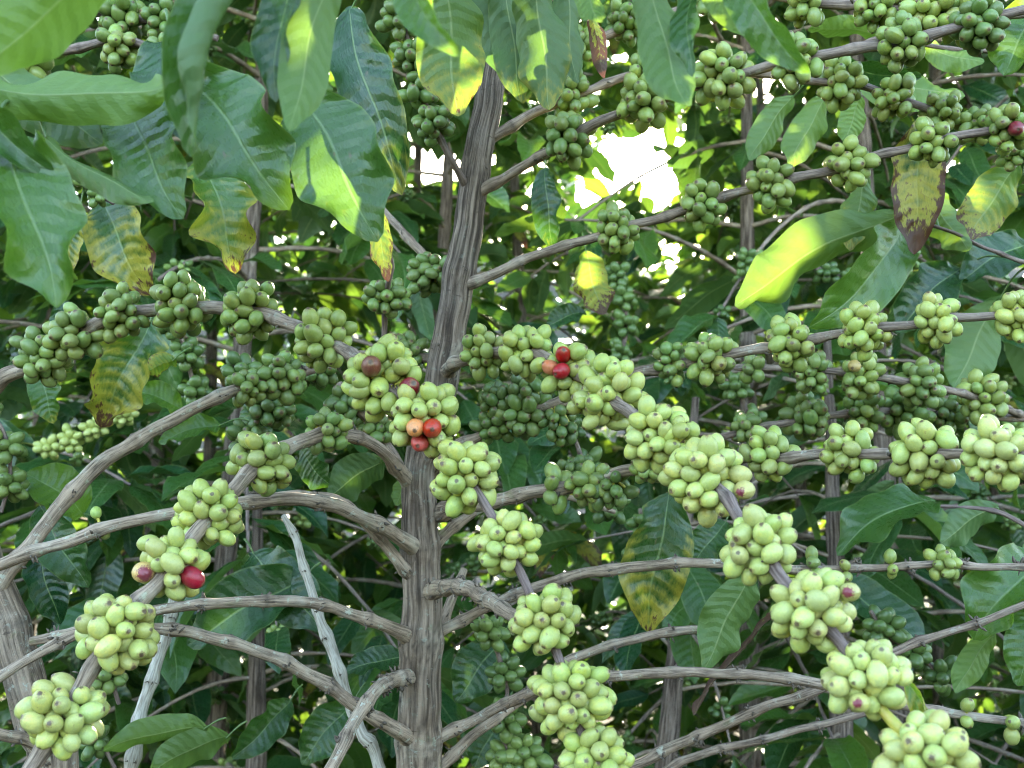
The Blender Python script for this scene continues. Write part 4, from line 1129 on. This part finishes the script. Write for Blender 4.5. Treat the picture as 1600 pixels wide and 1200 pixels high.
    dict(T='M', b=(915, 392, 1.15), t=(942, 492, 1.14), w=62, roll=168, g=.95, bl=.62, label='yellow orange dying leaf with a rolled brown tip right of the trunk'),
    dict(T='M', b=(852, 262, 1.05), t=(866, 392, 1.04), w=50, roll=15, g=.1, bl=.2, q=.03),
    dict(T='M', b=(915, 488, 1.2), t=(852, 512, 1.18), w=34, roll=35, g=.15),
]
for sp in LEAVES:
    keys = [sp['sh']] if 'sh' in sp else [k for k in BR if k[0] in 'BS' or k.endswith('trunk')]
    p0 = np.array(at(*sp['b']))
    best, bp = 9, None
    for k in keys:
        if 'sh' not in sp and k.split('_')[0] in 'MLR' and k.split('_')[0] != sp['T']:
            continue
        D = np.sqrt(((BR[k][0] - p0) ** 2).sum(1)); i = int(D.argmin())
        if D[i] < best:
            best, bp = D[i], BR[k][0][i]
    if best < (0.09 if 'sh' in sp else 0.05):
        sp['to'] = tuple(bp)
    traced_leaf(sp, TREE[sp['T']])

# out-of-frame crown leaves of the three near trees: they shade and are there from other viewpoints
def crown_over(tree, keys, n, seed):
    g = random.Random(seed)
    mb = MB()
    for k in keys:
        P, r, s, nodes, fr = BR[k]
        for q in range(n):
            i = g.randrange(3, len(P))
            p = Vector(P[i]); v = p - C; d = v.dot(F)
            Y = 600 - FPX * v.dot(U) / d; X = 800 + FPX * v.dot(R) / d
            y = Vector((g.gauss(0, .6), g.gauss(0, .6), g.uniform(-.5, .35)))
            L = g.uniform(.09, .15)
            e = p + y.normalized() * L; ve = e - C; de = ve.dot(F)
            Ye = 600 - FPX * ve.dot(U) / de
            if de < .2 or Ye > -60 or Y > -40:
                continue
            add_lib_leaf(mb, p, y, Vector((g.gauss(0, .35), g.gauss(0, .35), 1)), L, (g.uniform(0, .5), 0, g.random()))
    return mb


mbc = crown_over('M', ['SA', 'SB'], 26, 5)
P_, r_, s_, n_, f_ = BR['M_trunk']
for i in range(150):
    a_ = rnd.uniform(0, 6.28); h = rnd.uniform(0.0, .55)
    q = top_m + Vector((.03, .02, .06 + h)) + Vector((math.cos(a_), math.sin(a_), 0)) * rnd.uniform(.05, .5) * (1.1 - h)
    v = q - C; d = v.dot(F)
    if d > .25 and 600 - FPX * v.dot(U) / d < -230 - 150 / d:
        add_lib_leaf(mbc, q, Vector((math.cos(a_), math.sin(a_), rnd.uniform(-.7, .1))), Vector((rnd.gauss(0, .3), rnd.gauss(0, .3), 1)), rnd.uniform(.1, .16), (rnd.uniform(0, .5), 0, rnd.random()))
if mbc.nv:
    mbc.build('crown', M_LEAF, t_main)

# ================================================================== THE PLANTATION BEHIND
GAPS = [(985, 250, 50), (1032, 292, 26), (950, 290, 16), (685, 264, 31), (718, 258, 22), (775, 268, 22), (655, 245, 20), (540, 60, 26), (545, 90, 18), (150, 18, 24), (88, 30, 14), (130, 40, 16), (505, 140, 15), (528, 115, 12),
        (240, 62, 14), (310, 40, 10), (1060, 225, 14), (470, 350, 9), (835, 345, 8), (925, 315, 8), (770, 45, 14)]


def in_gap(p, pad=0.0):
    soft = rnd.random() ** .5
    v = Vector(p) - C
    d = v.dot(F)
    if d < .3:
        return False
    X = 800 + FPX * v.dot(R) / d; Y = 600 - FPX * v.dot(U) / d
    for gx, gy, gr in GAPS:
        q = (X - gx) ** 2 + (Y - gy) ** 2
        rr = gr + pad + 9 * noise.noise((X * .03, Y * .03, d))
        if q < rr * rr * (1 if gr < 30 else .45 + 1.1 * (1 - soft)):
            return True
    return False


def bg_tree(base, H, label, group, seed, nbr=34, leafy=1.0, reach=.8, Lr=(.085, .145), low=.25, tone=(0, .42), mind=1.22, clusters=90, bare=.12, part_branches=True, yellow=.03, thick=.0055):
    g = random.Random(seed)
    t = thing('coffee_tree', label, 'coffee tree', base, group)
    base = Vector(base)
    lean = Vector((g.uniform(-.15, .15), g.uniform(-.1, .1), 0))
    pts = [base + Vector((0, 0, -.02)), base + lean * .3 + Vector((0, 0, H * .35)), base + lean * .7 + Vector((0, 0, H * .7)), base + lean + Vector((0, 0, H))]
    rr = [.026, .022, .016, .006]
    mb = MB()
    P, r, s, nodes, fr = add_tube(mb, [(*p, q) for p, q in zip(pts, rr)], nseg=12, step=.03, rough=.12, seed=seed, young=(.75, .9))
    mb.build('trunk', M_TRUNK, t)
    crown = MB()
    ncl = 0
    for b in range(nbr):
        h = low + (H - low) * ((b + g.random()) / nbr)
        i = min(len(s) - 1, int(h / H * (len(s) - 1)))
        p0 = Vector(P[i])
        az = b * 2.4 + g.uniform(-.5, .5)
        ln = reach * g.uniform(.65, 1.1) * (1.0 - .45 * (h / H) ** 2)
        dr = Vector((math.cos(az), math.sin(az), 0))
        rise = g.uniform(.05, .4); sag = g.uniform(.3, .9)
        path = []
        for k in range(6):
            u_ = k / 5
            path.append(p0 + dr * ln * u_ + Vector((0, 0, ln * (rise * u_ - sag * u_ * u_ * .8))))
        # keep clear of the near trees
        cut = 6
        for k, q in enumerate(path):
            v = q - C
            if v.dot(F) < mind and k > 0 and v.dot(F) > -.5:
                cut = k; break
            if q.z < .05:
                cut = k; break
        if cut < 3:
            continue
        path = path[:cut]
        bm_ = MB()
        BP, br_, bs, _, bf = add_tube(bm_, [(*q, thick * (1 - .6 * k / 5)) for k, q in enumerate(path)], nseg=7, step=.02, rough=.1, node_gap=.06, swell=.3, seed=seed + b, young=(.1, .8), cap=False)
        if not (in_gap(BP[len(BP) // 2]) or in_gap(BP[-1])):
            if part_branches:
                bm_.build('branch', M_BARK, t)
            else:
                crown_br.append(bm_)
        tot = bs[-1]
        x = tot * g.uniform(.12, .35) if g.random() > bare else tot * .75
        while x < tot:
            i = min(len(bs) - 1, int(np.searchsorted(bs, x)))
            p = Vector(BP[i]); tn = Vector(bf[0][i])
            sd = tn.cross(Vector((0, 0, 1)))
            sd = sd.normalized() if sd.length > .05 else Vector((1, 0, 0))
            for sg in (-1, 1):
                if g.random() > leafy * (.45 + .5 * x / tot):
                    continue
                L = g.uniform(*Lr)
                y = sd * sg * g.uniform(.6, 1.0) + tn * g.uniform(.2, .8) + Vector((0, 0, g.uniform(-.95, .1)))
                z = Vector((g.gauss(0, .4), g.gauss(0, .4) , 1.0))
                e = p + y.normalized() * L * .6
                if in_gap(e, 10) or in_gap(p) or (e - C).dot(F) < mind - .1:
                    continue
                bl = g.uniform(.3, .75) if g.random() < yellow else 0
                add_lib_leaf(crown, p + y.normalized() * .01, y, z, L, (g.uniform(*tone), bl, g.random()))
            if ncl < clusters and g.random() < (.16 if leafy > .3 else .5) and not in_gap(p, 15):
                ncl += 1
                cm = MB()
                n = g.randrange(9, 17)
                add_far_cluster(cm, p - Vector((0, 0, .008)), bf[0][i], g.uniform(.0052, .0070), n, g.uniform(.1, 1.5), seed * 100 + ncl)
                cm.build('cherry_cluster', M_CHERRYFAR, t)
            x += g.uniform(.035, .06)
        # terminal pair
        for sg in (-1, 1):
            p = Vector(BP[-1]); tn = Vector(bf[0][-1])
            y = tn + Vector((g.gauss(0, .4), g.gauss(0, .4), g.uniform(-.6, .1)))
            if not in_gap(p + y.normalized() * .08, 10):
                add_lib_leaf(crown, p, y, Vector((g.gauss(0, .4), g.gauss(0, .4), 1)), g.uniform(*Lr), (g.uniform(*tone), 0, g.random()))
    if crown.nv:
        crown.build('crown', M_LEAF, t)
    return t


crown_br = []


def ground_at(px, d):
    p = at(px, 600, d)
    return (p.x, p.y, 0)


GA = 'coffee trees in the row behind'
bg_tree(ground_at(-60, 1.95), 2.9, 'leafy coffee tree behind the left leaning trunk, dark glossy leaves', GA, 21, 46, 1.0, .75, Lr=(.1, .16))
bg_tree(ground_at(330, 2.05), 2.9, 'leafy coffee tree behind the bare branches left of the main trunk', GA, 22, 50, 1.1, .8, yellow=.04, Lr=(.11, .17))
bg_tree(ground_at(640, 2.6), 3.0, 'leafy coffee tree standing straight behind the fissured main trunk', GA, 23, 44, .85, .85, tone=(.15, .8))
bg_tree(ground_at(1150, 2.15), 2.7, 'sparser coffee tree with many bare twigs below the bright gap of sky', GA, 24, 46, .7, .8, bare=.3, Lr=(.1, .16), tone=(.05, .7), yellow=.08)
bg_tree(ground_at(1400, 2.0), 2.9, 'coffee tree with a bare lower trunk behind the right hand cherry branches', GA, 25, 46, .7, .75, bare=.3, Lr=(.1, .16))
bg_tree(ground_at(1700, 2.1), 2.9, 'leafy coffee tree at the right edge behind the curling bright leaf', GA, 26, 46, 1.0, .75, Lr=(.1, .16))
def twiggy(px, d, H, label, seed, nbr):
    return bg_tree(ground_at(px, d), H, label, 'bare twiggy coffee bushes', seed, nbr, .10, .62, tone=(0, .4), mind=1.1, clusters=30, bare=.9, thick=.0034)


twiggy(1300, 1.62, 1.55, 'low twiggy bush behind the bottom right clusters, almost leafless', 61, 24)
twiggy(960, 1.72, 1.45, 'low twiggy bush right of the main trunk, almost leafless', 62, 22)
twiggy(430, 1.75, 1.35, 'low twiggy bush left of the main trunk behind the bleached stem', 63, 18)
GB = 'coffee trees further back in the plantation'
NB = ['farther leafy tree left of the silvery curled leaf', 'farther tree seen between the left arch and the dark broad leaves', 'farther tree with sunlit leaves left of the white gap beside the trunk',
      'farther tree with sunlit leaves under the sun gap', 'farther tree behind the bright yellow green leaf', 'farther tree behind the top right cherry clusters', 'tall farther tree above the big browning leaf', 'tall farther tree between the sun gap and the browning leaf', 'tall farther tree above the left arch of cherries']
for k_, (px, d, h) in enumerate(((60, 3.1, 3.3), (340, 3.4, 3.5), (640, 3.9, 3.6), (850, 3.3, 3.3), (1250, 3.5, 3.5), (1560, 3.2, 3.4), (1440, 2.9, 3.9), (1210, 4.2, 4.6), (250, 2.9, 3.7))):
    bg_tree(ground_at(px, d), h, NB[k_], GB, 40 + k_, 58, .95, .95, (.12, .18), .2, (.0, .8), 1.9, 40, .1, False)

# far thicket: reads as one mass
far = MB(); g_ = random.Random(3)
for i in range(21000):
    d = g_.uniform(4.4, 9.0)
    x = g_.uniform(-.8, .8) * d
    hm = 3.8 + .5 * d + .9 * noise.noise((x * .5, d * .3, 4))
    z = g_.uniform(0.02, 1) * hm
    p = Vector((x, d, z))
    if in_gap(p, 4) or noise.noise((x * .9, d * .9, z * .9)) < -.32:
        continue
    y = Vector((g_.gauss(0, 1), g_.gauss(0, 1), g_.uniform(-1, .2)))
    L = g_.uniform(.16, .30)
    if in_gap(p + y.normalized() * L, 0):
        continue
    add_lib_leaf(far, p, y, Vector((g_.gauss(0, .5), g_.gauss(0, .5), 1)), L, (g_.uniform(.0, .35) if g_.random() < .7 else g_.uniform(.4, 1), 0.6 if g_.random() < .04 else 0, g_.random()), LIBLOW)
o = far.build('distant_foliage', M_LEAF)
o['kind'] = 'stuff'; o['label'] = 'far thicket of sunlit coffee leaves behind all the trees'; o['category'] = 'foliage'
if crown_br:
    tw = MB()
    for m in crown_br:
        for v, f, uv, tn, mi in zip(m.v, m.f, m.uv, m.tone, m.mi):
            pass
    nv = 0
    for m in crown_br:
        for v, uv, tn in zip(m.v, m.uv, m.tone):
            tw.v.append(v); tw.uv.append(uv); tw.tone.append(tn)
        for f, mi in zip(m.f, m.mi):
            tw.f.append(f + nv); tw.mi.append(mi)
        nv += m.nv
    o = tw.build('distant_twigs', M_BARK)
    o['kind'] = 'stuff'; o['label'] = 'tangle of thin twigs among the farther coffee trees'; o['category'] = 'twigs'

# rows out of view behind the camera, added to block low skylight; more alongside
rows = MB()
for i in range(5200):
    d = g_.uniform(-4.2, -1.7)
    x = g_.uniform(-5, 5)
    p = Vector((x, d, g_.uniform(.05, 1) * (2.1 + .5 * noise.noise((x, d, 2)))))
    y = Vector((g_.gauss(0, 1), g_.gauss(0, 1), g_.uniform(-1, .2)))
    add_lib_leaf(rows, p, y, Vector((g_.gauss(0, .5), g_.gauss(0, .5), 1)), g_.uniform(.16, .28), (g_.uniform(0, .5), 0, g_.random()), LIBLOW)
for i in range(3000):
    d = g_.uniform(-1.7, 4.5); x = g_.choice((-1, 1)) * g_.uniform(2.2, 4.5)
    p = Vector((x, d, g_.uniform(.05, 1) * 2.6))
    y = Vector((g_.gauss(0, 1), g_.gauss(0, 1), g_.uniform(-1, .2)))
    add_lib_leaf(rows, p, y, Vector((g_.gauss(0, .5), g_.gauss(0, .5), 1)), g_.uniform(.16, .28), (g_.uniform(0, .5), 0, g_.random()), LIBLOW)
# out-of-frame leaf roof added to keep top skylight off the background trees
for i in range(6500):
    d = g_.uniform(1.15, 6.5); x = g_.uniform(-1.1, 1.1) * (d + 1.5)
    p = Vector((x, d, 1.3 + d * .70 + g_.uniform(.35, 1.0)))
    y = Vector((g_.gauss(0, 1), g_.gauss(0, 1), g_.uniform(-.8, .2)))
    add_lib_leaf(rows, p, y, Vector((g_.gauss(0, .5), g_.gauss(0, .5), 1)), g_.uniform(.16, .28), (g_.uniform(0, .5), 0, g_.random()), LIBLOW)
o = rows.build('skylight_blocking_foliage', M_LEAF)
o['kind'] = 'stuff'; o['label'] = 'coffee leaves added around and above the view to block skylight'; o['category'] = 'foliage'

# ground and low growth
mbg = MB()
gs = 60
gx = np.concatenate([np.linspace(-400, -12, 24), np.linspace(-10, 10, 50), np.linspace(12, 400, 24)])
gy = np.concatenate([np.linspace(-60, -4, 5), np.linspace(-2, 10, 48), np.linspace(12, 60, 24), np.linspace(80, 900, 10)])


def gz(x, y):
    """Flat plantation floor, then a wooded slope rising behind it."""
    z = .05 * noise.noise((x * .7, y * .7, 0)) + .02 * noise.noise((x * 3, y * 3, 2)) if abs(x) < 10 and y < 12 else 0
    t = max(0.0, min(1.0, (y - 10) / 50))
    return z + 14 * t * t * (3 - 2 * t) + 2.0 * noise.noise((x * .06, y * .06, 1)) * min(1, t * 3)


vv = [(x, y, gz(x, y)) for y in gy for x in gx]
nx = len(gx)
ff = [(j*nx+i, j*nx+i+1, (j+1)*nx+i+1, (j+1)*nx+i) for j in range(len(gy)-1) for i in range(nx-1)]
mbg.add(vv, ff)
gr = mbg.build('ground', M_GROUND)
gr['kind'] = 'structure'
und = MB()
for i in range(5200):
    d = g_.uniform(1.15, 4.5); x = g_.uniform(-.75, .75) * d
    z = g_.uniform(.0, .45)
    y = Vector((g_.gauss(0, 1), g_.gauss(0, 1), g_.uniform(-.2, .8)))
    add_lib_leaf(und, Vector((x, d, z)), y, Vector((g_.gauss(0, .5), g_.gauss(0, .5), 1)), g_.uniform(.06, .14), (g_.uniform(0, .6), g_.choice((0, 0, 0, .9)), g_.random()))
o = und.build('undergrowth', M_LEAF)
o['kind'] = 'stuff'; o['label'] = 'low dark leafy undergrowth between the coffee trees'; o['category'] = 'undergrowth'
